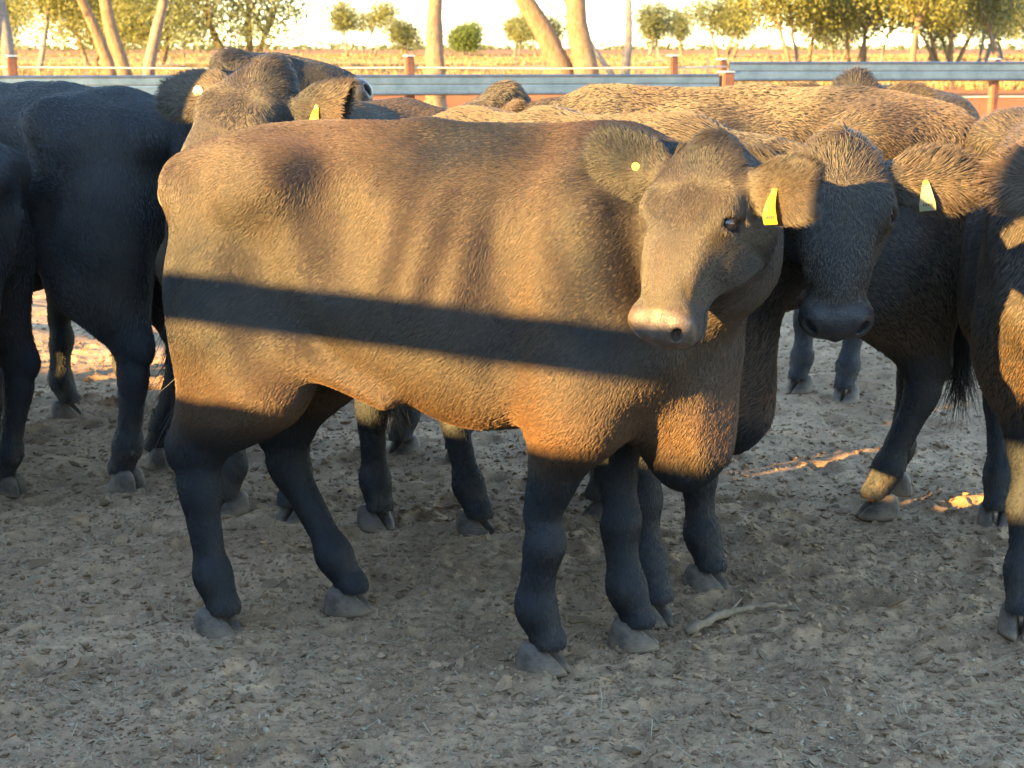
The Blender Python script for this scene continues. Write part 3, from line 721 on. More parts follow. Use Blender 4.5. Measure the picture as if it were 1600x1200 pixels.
tag(obj('yard_floor', np_mesh('yard_floor', np.vstack(Vs), np.vstack(Fs)), M['pen']), kind='structure')

# crumbled clods and flakes of dry manure
def clods(n, y0, y1, smin, smax, seed, flat=.45, spread=.42):
    r = np.random.default_rng(seed)
    bm = bmesh.new(); bmesh.ops.create_icosphere(bm, subdivisions=1, radius=1); B = np.array([v.co[:] for v in bm.verts], np.float32); T = np.array([[v.index for v in f.verts] for f in bm.faces], np.int32); bm.free()
    y = y0 * (y1 / y0) ** r.random(n); x = (r.random(n) * 2 - 1) * (spread * y + .2)
    s = smin * (smax / smin) ** (r.random(n) ** 2.6)
    P_ = B[None] * (1 + r.normal(0, .28, (n, len(B), 1))); P_ = P_ * np.stack([1 + r.random(n) * .9, .6 + r.random(n) * .5, flat * (.5 + r.random(n))], 1)[:, None]
    az = r.random(n) * 6.283; tx = r.normal(0, .45, n); ty = r.normal(0, .45, n)
    ca, sa = np.cos(az)[:, None], np.sin(az)[:, None]
    X = P_[..., 0] * ca - P_[..., 1] * sa; Y = P_[..., 0] * sa + P_[..., 1] * ca; Z = P_[..., 2] + X * tx[:, None] * .6 + Y * ty[:, None] * .6
    z0 = gh(x, y)
    V = np.stack([x[:, None] + X * s[:, None], y[:, None] + Y * s[:, None], z0[:, None] + (Z + .15) * s[:, None]], -1).reshape(-1, 3)
    F = (T[None] + (np.arange(n) * len(B))[:, None, None]).reshape(-1, 3)
    return V, F
def clod_mat(name, a, b):
    m = NT(name); g = m.n('ShaderNodeNewGeometry'); c = m.ramp(g.outputs['Random Per Island'], [(0, a), (.6, tuple((p + q_) / 2 for p, q_ in zip(a, b))), (1, b)])
    n = m.noise(120, 4, .6, g.outputs['Position']); m.set(Base__Color=m.mix(m.math('MULTIPLY', n, .6), c, tuple(x * .4 for x in a)), Roughness=.95, Specular__IOR__Level=.1); m.bump(n, .8, .004); return m.m
M['clod'] = clod_mat('crumbled_manure', (.23, .145, .082), (.52, .335, .195)); M['chip'] = clod_mat('pale_chips', (.28, .205, .125), (.55, .43, .28))
NC = .4 if QUICK else 1
V1, F1 = clods(int(46000 * NC), 2.8, 9.0, .0030, .0125, 5, .6)
tag(obj('manure_clods', np_mesh('manure_clods', V1, F1, False), M['clod']), kind='stuff')
V1, F1 = clods(int(24000 * NC), 2.8, 6.5, .0018, .007, 6, .4)
tag(obj('dry_chips', np_mesh('dry_chips', V1, F1, False), M['chip']), kind='stuff')
V1, F1 = clods(int(260 * NC), 2.9, 11, .012, .030, 8, .5)
tag(obj('trampled_lumps', np_mesh('trampled_lumps', V1, F1, False), M['clod']), kind='stuff')
# straw
r_ = np.random.default_rng(4); n = 1500; y = 2.9 * (8 / 2.9) ** r_.random(n); x = (r_.random(n) * 2 - 1) * (.42 * y + .1); L = .008 + .03 * r_.random(n) ** 2; az = r_.random(n) * 6.28
dx, dy = np.cos(az) * L, np.sin(az) * L; wx, wy = -np.sin(az) * .0011, np.cos(az) * .0011; z = gh(x, y) + .008; tz = r_.normal(0, .3, n) * L
V1 = np.stack([np.stack([x - dx - wx, y - dy - wy, z - tz], 1), np.stack([x - dx + wx, y - dy + wy, z - tz], 1), np.stack([x + dx + wx, y + dy + wy, z + tz], 1), np.stack([x + dx - wx, y + dy - wy, z + tz], 1)], 1).reshape(-1, 3)
tag(obj('straw_bits', np_mesh('straw_bits', V1, np.arange(n * 4).reshape(-1, 4), False), simple('straw', (.38, .31, .18), .8)), kind='stuff')

# the weathered stick on the ground
bm = bmesh.new(); rq = random.Random(3); sp = []; sr_ = []
for i in range(19):
    t = i / 18; sp.append((.46 + .30 * t + rq.gauss(0, .004), 4.00 + .14 * math.sin(t * 1.7) + .05 * t + rq.gauss(0, .004), .012 + .012 * math.sin(t * 3.0) + rq.gauss(0, .002))); sr_.append(.012 * (1.15 - .75 * t) * rq.uniform(.75, 1.25) * (.6 if i == 0 else 1))
tube(bm, sp, sr_, 9); tube(bm, [sp[7], (.60, 4.13, .03), (.63, 4.17, .045)], [.006, .005, .002], 5)
tag(bm_obj('stick', bm, simple('weathered_stick', (.22, .155, .098), .95, 0, .5, 45, 1.0), None, True), 'weathered bent stick lying on the yard floor beside the hooves', 'stick')

# ------------------------------------------------------------------ steel yard fences
M['galv'] = None
m = NT('galvanised_rail'); oc = m.coord(); n = m.noise(7, 6, .7, oc); n2 = m.noise(60, 4, .6, oc)
m.set(Base__Color=m.mix(m.ramp(n, [(.35, (0, 0, 0)), (.65, (1, 1, 1))]), (.125, .165, .188), (.19, .24, .265)), Metallic=1.0, Roughness=m.math('ADD', m.math('MULTIPLY', n2, .25), .32)); m.bump(n2, .12, .002); M['galv'] = m.m  # bluish tint in the metal colour stands in for reflected sky
m = NT('rusty_red_steel'); oc = m.coord(); n = m.noise(12, 6, .7, oc)
m.set(Base__Color=m.mix(m.ramp(n, [(.35, (0, 0, 0)), (.65, (1, 1, 1))]), (.12, .042, .022), (.22, .078, .036)), Roughness=.75); m.bump(n, .3, .004); M['rust'] = m.m
M['cable'] = simple('steel_cable', (.48, .43, .34), .55, .3, .2, 80, .1); M['cap'] = simple('galvanised_cap', (.42, .42, .40), .5, .6, .2, 30, .1)
def rail_bm(a, b, hgt, thick=.038):
    """cold-rolled cattle rail: flat face with rolled lips top and bottom"""
    bm = bmesh.new(); a = Vector(a); b = Vector(b); d = (b - a).normalized(); nrm = Vector((d.y, -d.x, 0)).normalized()
    prof = []
    H2 = hgt / 2; t2 = thick / 2
    for z, o_ in ((H2, -t2 * .5), (H2 + .004, 0), (H2, t2 * .6), (H2 - .010, t2), (H2 - .020, t2 * .72), (0.010, t2 * .72), (.0, t2 * .60), (-.010, t2 * .72), (-H2 + .020, t2 * .72), (-H2 + .010, t2), (-H2, t2 * .6), (-H2 - .004, 0), (-H2, -t2 * .5), (-H2 + .012, -t2), (H2 - .012, -t2)): prof.append((o_, z))
    n = 6; rings = []
    for i in range(n + 1):
        p = a.lerp(b, i / n); rings.append([bm.verts.new(p + nrm * o_ + Vector((0, 0, z))) for o_, z in prof])
    for r0, r1 in zip(rings, rings[1:]):
        for k in range(len(prof)): bm.faces.new((r0[k], r1[k], r1[(k + 1) % len(prof)], r0[(k + 1) % len(prof)]))
    bm.faces.new(rings[0]); bm.faces.new(rings[-1][::-1]); return bm
def post(parent, x, y, top, wd=.066, cap=True, mat='rust', rot=R(28)):
    bm = bmesh.new(); box(bm, (0, 0, top / 2 - .03), (wd, wd, top + .06)); bmesh.ops.bevel(bm, geom=bm.edges[:], offset=.008, segments=2, affect='EDGES')
    p = bm_obj('post', bm, M[mat], parent); p.location = (x, y, 0); p.rotation_euler = (0, 0, rot)
    if cap:
        bm = bmesh.new(); box(bm, (0, 0, top + .006), (wd + .008, wd + .008, .016)); bmesh.ops.bevel(bm, geom=bm.edges[:], offset=.004, segments=1, affect='EDGES'); bm_obj('cap', bm, M['cap'], p)
    return p
fa = empty('yard_fence'); tag(fa, 'galvanised steel rail fence with rust red posts behind the cattle, left of the corner post', 'fence')
A0, A1 = Vector((-6.0, 11.75, 0)), Vector((1.62, 12.75, 0))
for z in (1.243, .83, .42): bm_obj('rail', rail_bm(A0 + Vector((0, 0, z)), A1 + Vector((0, 0, z)), .150), M['galv'], fa)
for x in (-5.9, -3.72, -.79, 1.26):
    t = (x + 6) / 7.62; post(fa, x, 11.75 + t * 1.0 + .085, 1.455)
p = post(fa, 1.68, 12.80, 1.33, .10, True); 
bm = bmesh.new(); tube(bm, [(-6, 11.84, 1.385), (-3.72, 12.13, 1.38), (-2.2, 12.33, 1.366), (-.79, 12.52, 1.372), (.3, 12.66, 1.362), (1.26, 12.79, 1.37), (1.70, 12.95, 1.375)], [.0075] * 7, 6); bm_obj('cable', bm, M['cable'], fa, True)
fb = empty('yard_fence', (1.72, 13.05, 0)); tag(fb, 'taller galvanised steel rail panel right of the corner post, orange dirt showing under it', 'fence')
for z in (1.335, .80, .40): bm_obj('rail', rail_bm((.02, 0, z), (4.6, .35, z), .148), M['galv'], fb)
for x in (0, 2.25, 4.55): post(fb, x - .03, .09 + x * .076, 1.425)
for z in (1.13, .62):
    bm = bmesh.new(); tube(bm, [(.0, .10, z), (1.2, .19, z - .012), (2.25, .26, z), (4.5, .45, z - .01)], [.0075] * 4, 6); bm_obj('cable', bm, M['cable'], fb, True)

# fence just behind the camera (its shadow bands cross the cattle): sheeted below, one open rail on top
fd = Vector((.848, -.53, 0)); f0 = Vector((0, -.38, 0))
fc = empty('yard_fence'); tag(fc, 'sheeted steel yard fence with one open top rail behind the photographer', 'fence')
k0, k1 = -9.6, 3.6
bm_obj('rail', rail_bm(f0 + fd * k0 + Vector((0, 0, 1.825)), f0 + fd * k1 + Vector((0, 0, 1.825)), .118), M['galv'], fc)
n = 66; seg = (k1 - k0) / n
bm = bmesh.new(); rows = []
nr = Vector((fd.y, -fd.x, 0))
for i in range(n * 6 + 1):
    p = f0 + fd * (k0 + seg * i / 6) + nr * (.012 * math.cos(i * math.pi / 3)); rows.append((bm.verts.new((p.x, p.y, .0)), bm.verts.new((p.x, p.y, 1.57))))
for a, b in zip(rows, rows[1:]): bm.faces.new((a[0], b[0], b[1], a[1]))
bmesh.ops.solidify(bm, geom=bm.faces[:], thickness=.002); bm_obj('sheeting', bm, M['galv'], fc)
bm = bmesh.new(); pc = f0 + fd * -2.385 - nr * .03; box(bm, (pc.x, pc.y, 1.23), (.67, .03, 2.46), Matrix.Rotation(math.atan2(fd.y, fd.x), 3, 'Z')); bm_obj('shade_panel', bm, M['galv'], fc)  # added unseen panel that throws shade on the right-edge cow
for k in (k0, -4.58, -.2, 3.55): p = f0 + fd * k + nr * -.08; post(fc, p.x, p.y, 1.90)
# sheeted gate added out of frame at left to keep the left cow shaded
gt = empty('shade_gate', (-3.53, 5.31, 0), math.atan2(3.83 - 5.31, -2.33 + 3.53)); tag(gt, 'tall sheeted steel gate added unseen at left to shade the cattle', 'gate')
bm = bmesh.new(); rows = []
for i in range(64): rows.append((bm.verts.new((i * .03, .008 * math.cos(i * 1.05), .08)), bm.verts.new((i * .03, .008 * math.cos(i * 1.05), 1.97))))
for a, b in zip(rows, rows[1:]): bm.faces.new((a[0], b[0], b[1], a[1]))
bmesh.ops.solidify(bm, geom=bm.faces[:], thickness=.002); bm_obj('sheeting', bm, M['galv'], gt)
for zz_ in (.12, 1.0, 1.94):
    bm = bmesh.new(); tube(bm, [(0, -.03, zz_), (1.89, -.03, zz_)], [.022, .022], 8); bm_obj('shade_gate_bar', bm, M['galv'], gt, True)
post(gt, -.06, -.02, 2.05)
# ------------------------------------------------------------------ trees
def bark_mat(name, a, b):
    m = NT(name); g = m.coord(); mp = m.n('ShaderNodeMapping'); mp.inputs['Scale'].default_value = (6, 6, 1.6); m.l(g, mp.inputs[0])
    n = m.noise(2.0, 7, .7, mp.outputs[0], 1.0); m.set(Base__Color=m.mix(m.ramp(n, [(.35, (0, 0, 0)), (.65, (1, 1, 1))]), a, b), Roughness=.9, Specular__IOR__Level=.15)
    m.bump(n, .9, .05); return m.m
M['bark'] = bark_mat('gum_bark', (.12, .074, .044), (.28, .19, .115)); M['bark_grey'] = bark_mat('grey_bark', (.12, .10, .085), (.26, .22, .18))
def leaf_mat(name, a, b):
    m = NT(name); g = m.n('ShaderNodeNewGeometry'); c = m.ramp(g.outputs['Random Per Island'], [(0, a), (1, b)])
    m.set(Base__Color=c, Roughness=.5, Specular__IOR__Level=.3)
    tr = m.n('ShaderNodeBsdfTranslucent'); m.l(c, tr.inputs[0]); mx = m.n('ShaderNodeMixShader'); mx.inputs[0].default_value = .3
    m.l(m.b.outputs[0], mx.inputs[1]); m.l(tr.outputs[0], mx.inputs[2]); m.l(mx.outputs[0], m.out.inputs[0]); return m.m
M['leaf_gum'] = leaf_mat('gum_leaves', (.10, .105, .026), (.23, .21, .055)); M['leaf_olive'] = leaf_mat('olive_leaves', (.08, .09, .034), (.18, .18, .065)); M['leaf_green'] = leaf_mat('green_leaves', (.07, .10, .02), (.15, .18, .035))
M['leaf_gold'] = leaf_mat('golden_leaves', (.12, .115, .025), (.25, .22, .048))

def leaves_mesh(centres, spread, per, size, r, droop=.6):
    n = len(centres) * per; C = np.repeat(np.array(centres), per, 0) + r.normal(0, 1, (n, 3)) * spread * np.array([1, 1, .75])
    d = r.normal(0, 1, (n, 3)); d[:, 2] -= droop; d /= np.linalg.norm(d, axis=1, keepdims=True)
    s = np.cross(d, r.normal(0, 1, (n, 3))); s /= np.linalg.norm(s, axis=1, keepdims=True)
    L = (size * (.6 + .8 * r.random(n)))[:, None]; W_ = L * .28
    V = np.stack([C - d * L * .5, C + s * W_, C + d * L * .5, C - s * W_], 1).reshape(-1, 3)
    return V, np.arange(n * 4).reshape(-1, 4)

def tree(name, label, x, y, stems, height, crown_lo, crown_r, n_leaf=4500, leaf='leaf_gum', bark='bark', lsize=.16, seed=0, group='trees beyond the yard', squash=1.0, clump=.38):
    """stems: list of (base dx, base radius, lean x, lean y)"""
    r = np.random.default_rng(seed); rd = random.Random(seed)
    root = empty(name, (x, y, -.05)); tips = []
    bm = bmesh.new()
    def branch(p, d, L, rad, depth):
        n = 5; pts = [p]; rr = [rad]; q_ = Vector(p); dd = Vector(d).normalized()
        for i in range(n):
            dd = (dd + Vector((rd.gauss(0, .13), rd.gauss(0, .13), rd.gauss(.03, .08)))).normalized(); q_ = q_ + dd * L / n; pts.append(q_.copy()); rr.append(rad * (1 - .55 * (i + 1) / n))
        tube(bm, pts, rr, 9 if depth == 0 else (6 if depth == 1 else 4), True)
        if depth >= 1:
            for q2 in pts[2:]: tips.append(q2.copy())
        if depth < 3:
            nb = 3 if depth else 4
            for j in range(nb):
                i = rd.randint(2, n) if depth else rd.randint(3, n); az = rd.random() * 6.283; up = rd.uniform(.25, .95)
                nd = Vector((math.cos(az), math.sin(az), up)) * (.75) + dd * .6
                branch(pts[i], nd, L * rd.uniform(.45, .70) * (squash if depth else 1), rr[i] * .62, depth + 1)
    for dx, rad, lx, ly in stems:
        branch(Vector((dx, rd.uniform(-.2, .2), 0)), (lx, ly, 1), height * .52, rad, 0)
    for dx, rad, lx, ly in stems:                                # root flare
        tube(bm, [(dx, 0, -.1), (dx, 0, .06), (dx + lx * .35, 0, .4)], [rad * 1.5, rad * 1.25, rad * .98], 9, False)
    bm_obj('trunk', bm, M[bark], root, True)
    T_ = [t for t in tips if t.z > crown_lo * .8]
    if not T_: T_ = [Vector((0, 0, height * .8))]
    cen = []
    for i in range(max(1, n_leaf // 30)):
        t = rd.choice(T_); o_ = Vector((rd.gauss(0, .45), rd.gauss(0, .45), rd.gauss(-.25, .45))) * crown_r * .5; c = t + o_
        if c.z < crown_lo: c.z = crown_lo + rd.random() * 1.4
        cen.append(c[:])
    V, F = leaves_mesh(cen, clump, 30, lsize, r)
    obj('crown', np_mesh('crown', V, F, False), M[leaf], root)
    tag(root, label, 'tree', group); return root

def wx(px, d): return (px - 800) / 2500 * d
TR = [
 # px, d, stems, height, crown_lo, crown_r, leaves, leaf, bark, label
 (8, 46, [(0, .30, -.03, 0), (.55, .22, .02, .1)], 10, 3.30, 2.60, 4000, 'leaf_gum', 'bark_grey', 'grey gum tree at the far left edge with a heavy fork'),
 (72, 95, [(0, .20, .12, 0)], 8, 1.78, 4.76, 11070, 'leaf_gold', 'bark_grey', 'golden leafed tree with a thin grey trunk left of the pale twin trunks'),
 (192, 52, [(0, .22, -.10, 0)], 11, 4.40, 2.20, 2500, 'leaf_gold', 'bark', 'pale slender gum trunk leaning left, leftmost of three bare trunks'),
 (212, 53, [(0, .28, -.07, 0)], 11, 4.20, 2.40, 2500, 'leaf_gum', 'bark', 'thicker pale gum trunk, middle of the three bare trunks'),
 (238, 56, [(0, .24, .0, 0)], 10, 3.60, 2.20, 2600, 'leaf_gum', 'bark_grey', 'dark barked trunk, rightmost of the three bare trunks at left'),
 (150, 120, [(0, .22, -.2, 0), (.6, .18, .3, 0)], 8, 1.61, 6.44, 16200, 'leaf_gold', 'bark', 'broad golden crowned tree filling the space behind the left trunks'),
 (262, 110, [(0, .22, .3, 0), (-.5, .2, -.3, .2)], 7.5, 1.70, 4.76, 11475, 'leaf_gum', 'bark', 'forked tree with low pale limbs right of the left trunks'),
 (386, 92, [(0, .30, -.35, 0), (.25, .28, .12, .1), (.5, .22, .45, 0)], 8, 1.90, 5.80, 17000, 'leaf_olive', 'bark', 'spreading many-stemmed tree above the shaggy cow heads'),
 (585, 330, [(0, .22, -.1, 0), (-1.5, .2, -.4, 0), (.6, .25, .35, 0)], 12, 4.50, 4.20, 5600, 'leaf_gum', 'bark_grey', 'thin open gum tree with pale forked stems against the sky'),
 (548, 300, [(0, .30, .05, 0)], 11, 5.00, 3.40, 3800, 'leaf_gum', 'bark', 'slim straight gum left of the forked open gum'),
 (632, 320, [(0, .3, .1, 0), (1, .25, -.1, 0)], 6.5, 1.20, 3.60, 6500, 'leaf_olive', 'bark', 'round dull green bush left of the single thick trunk'),
 (683, 38, [(0, .265, -.10, 0)], 10, 5.60, 2.50, 2200, 'leaf_gum', 'bark', 'single thick orange lit gum trunk behind the fence post'),
 (727, 310, [(0, .22, .0, 0), (.6, .2, .15, 0)], 5.6, 1.00, 3.20, 7500, 'leaf_green', 'bark_grey', 'bright green rounded bush standing alone right of the thick trunk'),
 (735, 420, [(0, .3, .1, 0)], 8.5, 3.00, 3.60, 3600, 'leaf_olive', 'bark_grey', 'dark tree rising behind the bright green bush'),
 (805, 330, [(0, .25, -.2, 0), (.8, .2, .3, 0)], 9, 2.20, 4.00, 6500, 'leaf_gum', 'bark_grey', 'yellow green scrub tree left of the big double trunk'),
 (846, 260, [(0, .25, .2, 0), (-.8, .2, -.3, 0)], 7.5, 1.80, 3.60, 6000, 'leaf_olive', 'bark', 'olive scrub tree just left of the double trunk'),
 (908, 44, [(-.10, .36, -.36, 0), (.28, .38, .05, .1)], 11, 4.60, 2.60, 3600, 'leaf_gold', 'bark', 'big gum with two thick trunks forking from the ground'),
 (974, 62, [(0, .20, -.05, 0), (-.1, .13, -.5, .2)], 9, 4.40, 1.80, 1500, 'leaf_gum', 'bark_grey', 'slim grey forked trunk right of the big double trunk'),
 (1010, 250, [(0, .3, .1, 0), (1.5, .25, .2, 0)], 9, 2.00, 3.80, 7000, 'leaf_olive', 'bark_grey', 'dark green tree right of the slim grey trunk'),
 (1060, 300, [(0, .3, -.2, 0)], 8, 2.00, 3.40, 4600, 'leaf_olive', 'bark', 'small olive tree left of the broad domed tree'),
 (1125, 215, [(-.8, .28, -.3, 0), (.3, .3, .1, 0), (1.0, .28, .4, 0)], 9.5, 1.60, 4.60, 13000, 'leaf_olive', 'bark', 'broad domed olive tree left of the right hand grove'),
 (1228, 88, [(0, .14, -.12, 0), (.45, .12, .18, 0)], 7, 2.21, 3.08, 7560, 'leaf_gold', 'bark', 'golden leafed tree at the left end of the right hand grove'),
 (1252, 92, [(0, .16, .25, 0)], 7, 2.04, 3.08, 6210, 'leaf_gum', 'bark', 'small leaning tree second in the right hand grove'),
 (1331, 94, [(0, .20, -.02, 0), (.35, .13, .1, 0), (-.3, .12, -.3, 0)], 8.5, 2.29, 3.64, 7020, 'leaf_gum', 'bark', 'three stemmed tree above the far cow head in the grove'),
 (1362, 100, [(0, .13, .32, 0)], 8, 2.46, 3.08, 4860, 'leaf_olive', 'bark_grey', 'dark thin trunk leaning right in the grove'),
 (1417, 86, [(0, .22, -.10, 0)], 9, 2.55, 3.36, 5940, 'leaf_gold', 'bark', 'tallest pale trunk near the middle of the grove'),
 (1470, 96, [(-.5, .15, -.15, 0), (0, .2, .03, 0), (.45, .16, .2, 0), (-.9, .11, -.3, 0)], 8.5, 2.12, 3.92, 10800, 'leaf_gold', 'bark', 'clump of many pale stems with bright golden leaves in the grove'),
 (1510, 105, [(0, .15, .3, 0), (.5, .12, .1, 0)], 8, 2.12, 3.36, 6210, 'leaf_gum', 'bark_grey', 'twin stemmed tree right of the golden clump'),
 (1553, 90, [(0, .20, -.32, 0)], 8.5, 2.46, 3.64, 6210, 'leaf_olive', 'bark', 'dark trunk leaning left near the right edge'),
 (1596, 150, [(0, .3, .0, 0), (1.2, .25, .2, 0)], 9, 1.87, 5.04, 10800, 'leaf_gum', 'bark', 'dense tree at the right edge of the picture'),
 (1290, 190, [(0, .25, .1, 0), (1.2, .22, .2, 0)], 8.5, 1.36, 5.60, 12150, 'leaf_olive', 'bark', 'shadowy olive tree deep behind the left of the grove'),
 (1440, 200, [(0, .25, .1, 0), (2.2, .22, -.2, 0)], 9, 1.36, 5.88, 12150, 'leaf_gum', 'bark', 'dense tree deep behind the middle of the grove'),
 (1550, 210, [(0, .25, .1, 0), (-2.2, .22, .2, 0)], 9, 1.36, 5.88, 12150, 'leaf_olive', 'bark_grey', 'dense tree deep behind the right of the grove'),
 (40, 190, [(0, .25, .2, 0), (-1.2, .22, -.2, 0)], 9, 1.44, 5.88, 9450, 'leaf_gum', 'bark', 'dense tree deep behind the far left trunk'),
 (190, 200, [(0, .25, .2, 0), (-1.2, .22, -.2, 0)], 9, 1.87, 5.60, 8100, 'leaf_olive', 'bark', 'olive tree deep behind the three bare trunks'),
]
for i, (px, d_, st, hgt, clo, cr_, nl, lf, bk, lab) in enumerate(TR):
    far = d_ > 150
    tree('gum_tree' if 'bush' not in lab else 'bush', lab, wx(px, d_), d_, st, hgt, clo, cr_, int(nl * (.5 if QUICK else 1.5)), lf, bk, .10 + .00075 * d_, 100 + i, clump=.34 + .0016 * d_, squash=1.0)

# tree line on the horizon, far too distant to count
r = np.random.default_rng(77); cen = []
for i in range(1100):
    d_ = r.uniform(1100, 1900); cen.append((r.uniform(-.42, .42) * d_, d_, r.uniform(.4, 3.6) * (1 + .8 * (r.random() > .9))))
V, F = leaves_mesh(cen, 1.3, 14, 2.4, r, 0)
tag(obj('distant_woodland', np_mesh('distant_woodland', V, F, False), M['leaf_olive']), kind='stuff')
# dry grass tufts of the paddock
r = np.random.default_rng(78); n = 15000; d_ = 62 * (380 / 62) ** r.random(n); x = r.uniform(-.40, .40, n) * d_; keep = vnoise(x * .05, d_ * .05, 0 * x, 4) > -.35; d_, x = d_[keep], x[keep]; n = len(x)
B = []; 
for k in range(5):
    az = r.random(n) * 6.28; hh = (.16 + .30 * r.random(n)) ; ln = r.normal(0, .14, (n, 2)); ww = .02 + .0006 * d_; ox = r.normal(0, .12, (n, 2))
    b0 = np.stack([x + ox[:, 0] - np.cos(az) * ww, d_ + ox[:, 1] - np.sin(az) * ww, np.full(n, -.05)], 1); b1 = np.stack([x + ox[:, 0] + np.cos(az) * ww, d_ + ox[:, 1] + np.sin(az) * ww, np.full(n, -.05)], 1)
    b2 = np.stack([x + ox[:, 0] + ln[:, 0], d_ + ox[:, 1] + ln[:, 1], hh], 1); B.append(np.stack([b0, b1, b2], 1).reshape(-1, 3))
V = np.vstack(B); tag(obj('dry_grass', np_mesh('dry_grass', V, np.arange(len(V)).reshape(-1, 3), False), leaf_mat('dry_grass_blades', (.24, .14, .048), (.40, .26, .105))), kind='stuff')
# wire fence out in the paddock
wf = empty('wire_fence', (0, 66, 0)); tag(wf, 'thin wire fence with dark pickets out in the paddock', 'fence')
for px in (107, 146, 276, 505, 866, 1100, 1180):
    bm = bmesh.new(); tube(bm, [(0, 0, -.1), (.02, 0, 1.15 + .1 * random.random())], [.028, .026], 5); o_ = bm_obj('picket', bm, M['bark_grey'], wf); o_.location = (wx(px, 66), 0, 0)
bm = bmesh.new(); tube(bm, [(-24, 0, .95), (-6, 0, .94), (12, 0, .95), (24, 0, .95)], [.006] * 4, 4); bm_obj('wire', bm, M['cable'], wf)
# fallen limbs lying in the paddock
for px, d_, L, rz, lab in ((900, 118, 2.6, .2, 'grey fallen limb lying in dry grass right of the double trunk'), (1020, 150, 4.0, -.1, 'long bleached fallen limb in the grass under the dark green tree'), (270, 105, 3.4, .3, 'bleached fallen limb propped in grass left of the shaggy heads')):
    bm = bmesh.new(); tube(bm, [(-L / 2, 0, .05), (-L / 5, .1, .35), (L / 5, 0, .45), (L / 2, .2, .2)], [.13, .11, .09, .04], 7); tube(bm, [(0, .05, .4), (L * .2, .1, .9)], [.06, .025], 5)
    o_ = bm_obj('fallen_limb', bm, M['bark_grey'], None, True); o_.location = (wx(px, d_), d_, 0); o_.rotation_euler = (0, 0, rz); tag(o_, lab, 'branch', 'fallen limbs in the paddock')
# ------------------------------------------------------------------ the cattle
build_cow('brown-black cow standing side-on in front, rail shadow band across its flank, head turned back',
          [(-.777, 4.041), (-.453, 4.215)], [(.08, 3.792), (.317, 3.947)], (.432, 3.51, 1.302), 180 + 46, 63, head_scale=.91,
          h_body=.0085, h_head=.0042, fur_n=q(640000), fur_len=.0115, coat='coat', fur='fur', tags=('small_button', 'flag'), ear=((.20, .55), (-.05, .15)), neck_bend=(.06, .0, .0), tail_sway=.05, seed=3, detail=True)
build_cow('dark cow facing the camera behind the front cow, lit forelock over a shaded face',
          [(-.438, 5.006), (-.113, 4.922)], [(.384, 4.139), (.564, 4.404)], (.80, 3.95, 1.285), 263, 68, scale=1.0, head_scale=.98,
          h_body=.011, h_head=.006, fur_n=q(170000), fur_len=.0165, coat='coat_dark', fur='fur', tags=(None, 'pale_flag'), ear=((.0, .0), (-.05, .1)), seed=5, fur_top=1.3)
build_cow('shaggy backed cow standing side-on facing left, behind the forward-facing dark cow',
          [(1.33, 5.42), (1.22, 5.14)], [(.33, 5.38), (.30, 5.12)], (-.03, 5.30, 1.37), 186, 35, scale=1.04,
          h_body=.014, h_head=.009, fur_n=q(170000), fur_len=.0135, coat='coat_dark', fur='fur_long', ear=((.1, 0), (.1, 0)), seed=6, fur_top=1.5)
build_cow('dark cow cut off by the right edge, one foreleg and ear showing',
          [(1.58, 5.02), (1.84, 5.04)], [(1.36, 4.05), (1.635, 4.03)], (1.42, 3.60, 1.30), 255, 55, scale=1.02,
          h_body=.013, h_head=.008, fur_n=q(120000), fur_len=.017, coat='coat_dark', fur='fur', ear=((.0, .1), (.0, 0)), seed=7, fur_top=1.5)
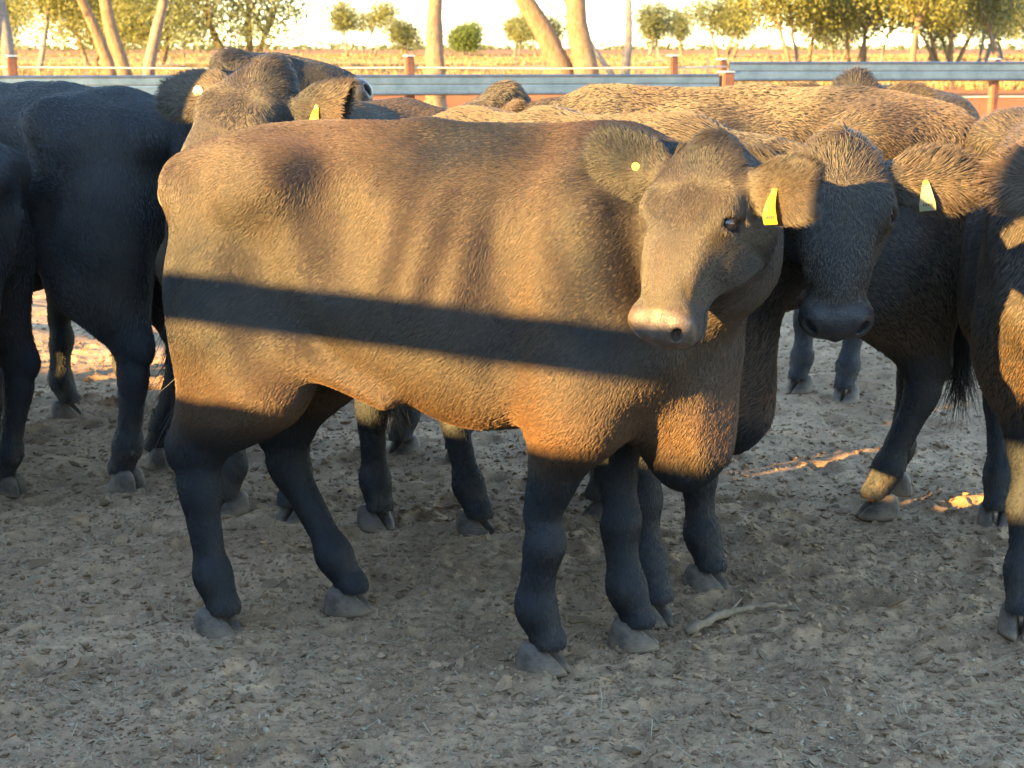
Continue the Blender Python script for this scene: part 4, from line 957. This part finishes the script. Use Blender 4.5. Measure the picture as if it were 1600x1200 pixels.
build_cow('black shaded cow at left seen from its rear quarter, standing beyond the front cow\'s rump',
          [(-1.314, 5.785), (-1.368, 5.456)], [(-2.08, 6.22), (-2.22, 5.98)], (-2.72, 6.2, 1.12), 165, 50, scale=1.04,
          h_body=.011, h_head=.014, fur_n=q(110000), fur_len=.015, coat='coat_dark', fur='fur_dark', seed=8, tail_sway=.06)
build_cow('black shaded cow cut off by the left edge, one hind leg showing',
          [(-1.765, 5.39), (-1.82, 5.12)], [(-2.72, 5.50), (-2.72, 5.25)], (-3.3, 5.35, 1.2), 180, 45, scale=.95,
          h_body=.014, h_head=.014, fur_n=q(40000), fur_len=.017, coat='coat_dark', fur='fur_dark', seed=9, tail=False)
build_cow('shaggy faced cow resting its pinkish nose on the front cow\'s rump, round white ear button',
          [(-.42, 5.95), (-.2, 5.82)], [(-.95, 5.165), (-.72, 5.07)], (-.715, 4.79, 1.45), 243, 50, scale=1.0, head_scale=1.06, cant=R(15),
          h_body=.013, h_head=.0055, fur_n=q(170000), fur_len=.0135, coat='coat_pink', fur='fur', tags=('pale_button', 'flag'), ear=((-.45, .1), (.35, .1)), seed=10, neck_bend=(0, 0, .03))
build_cow('dark cow holding its nose level in profile to the right, behind the shaggy face',
          [(-1.38, 7.5), (-1.12, 7.55)], [(-1.10, 6.6), (-.86, 6.65)], (-1.02, 5.88, 1.475), 4, 10, scale=1.02, head_scale=1.08,
          h_body=.015, h_head=.008, fur_n=q(50000), fur_len=.020, coat='coat_dark', fur='fur_dark', ear=((.05, -.2), (.05, -.2)), seed=11)
build_cow('far cow facing the camera under the right rail, only forehead and ears showing',
          [(1.95, 7.95), (2.15, 7.75)], [(1.30, 7.1), (1.468, 6.895)], (1.40, 6.62, 1.40), 258, 60, scale=1.0, head_scale=.92,
          h_body=.015, h_head=.009, fur_n=q(50000), fur_len=.024, coat='coat_dark', fur='fur_long', tags=('pale_small_button', None), ear=((-.1, .0), (-.1, .0)), seed=12)
build_cow('far cow whose brown lit back shows beneath the left rail, forelegs in the lit dirt',
          [(-2.75, 6.68), (-2.73, 6.95)], [(-1.88, 6.60), (-1.68, 6.90)], (-1.32, 6.72, 1.0), 10, 60, scale=1.0,
          h_body=.014, h_head=.012, fur_n=q(50000), fur_len=.020, coat='coat_dark', fur='fur_long', seed=13)
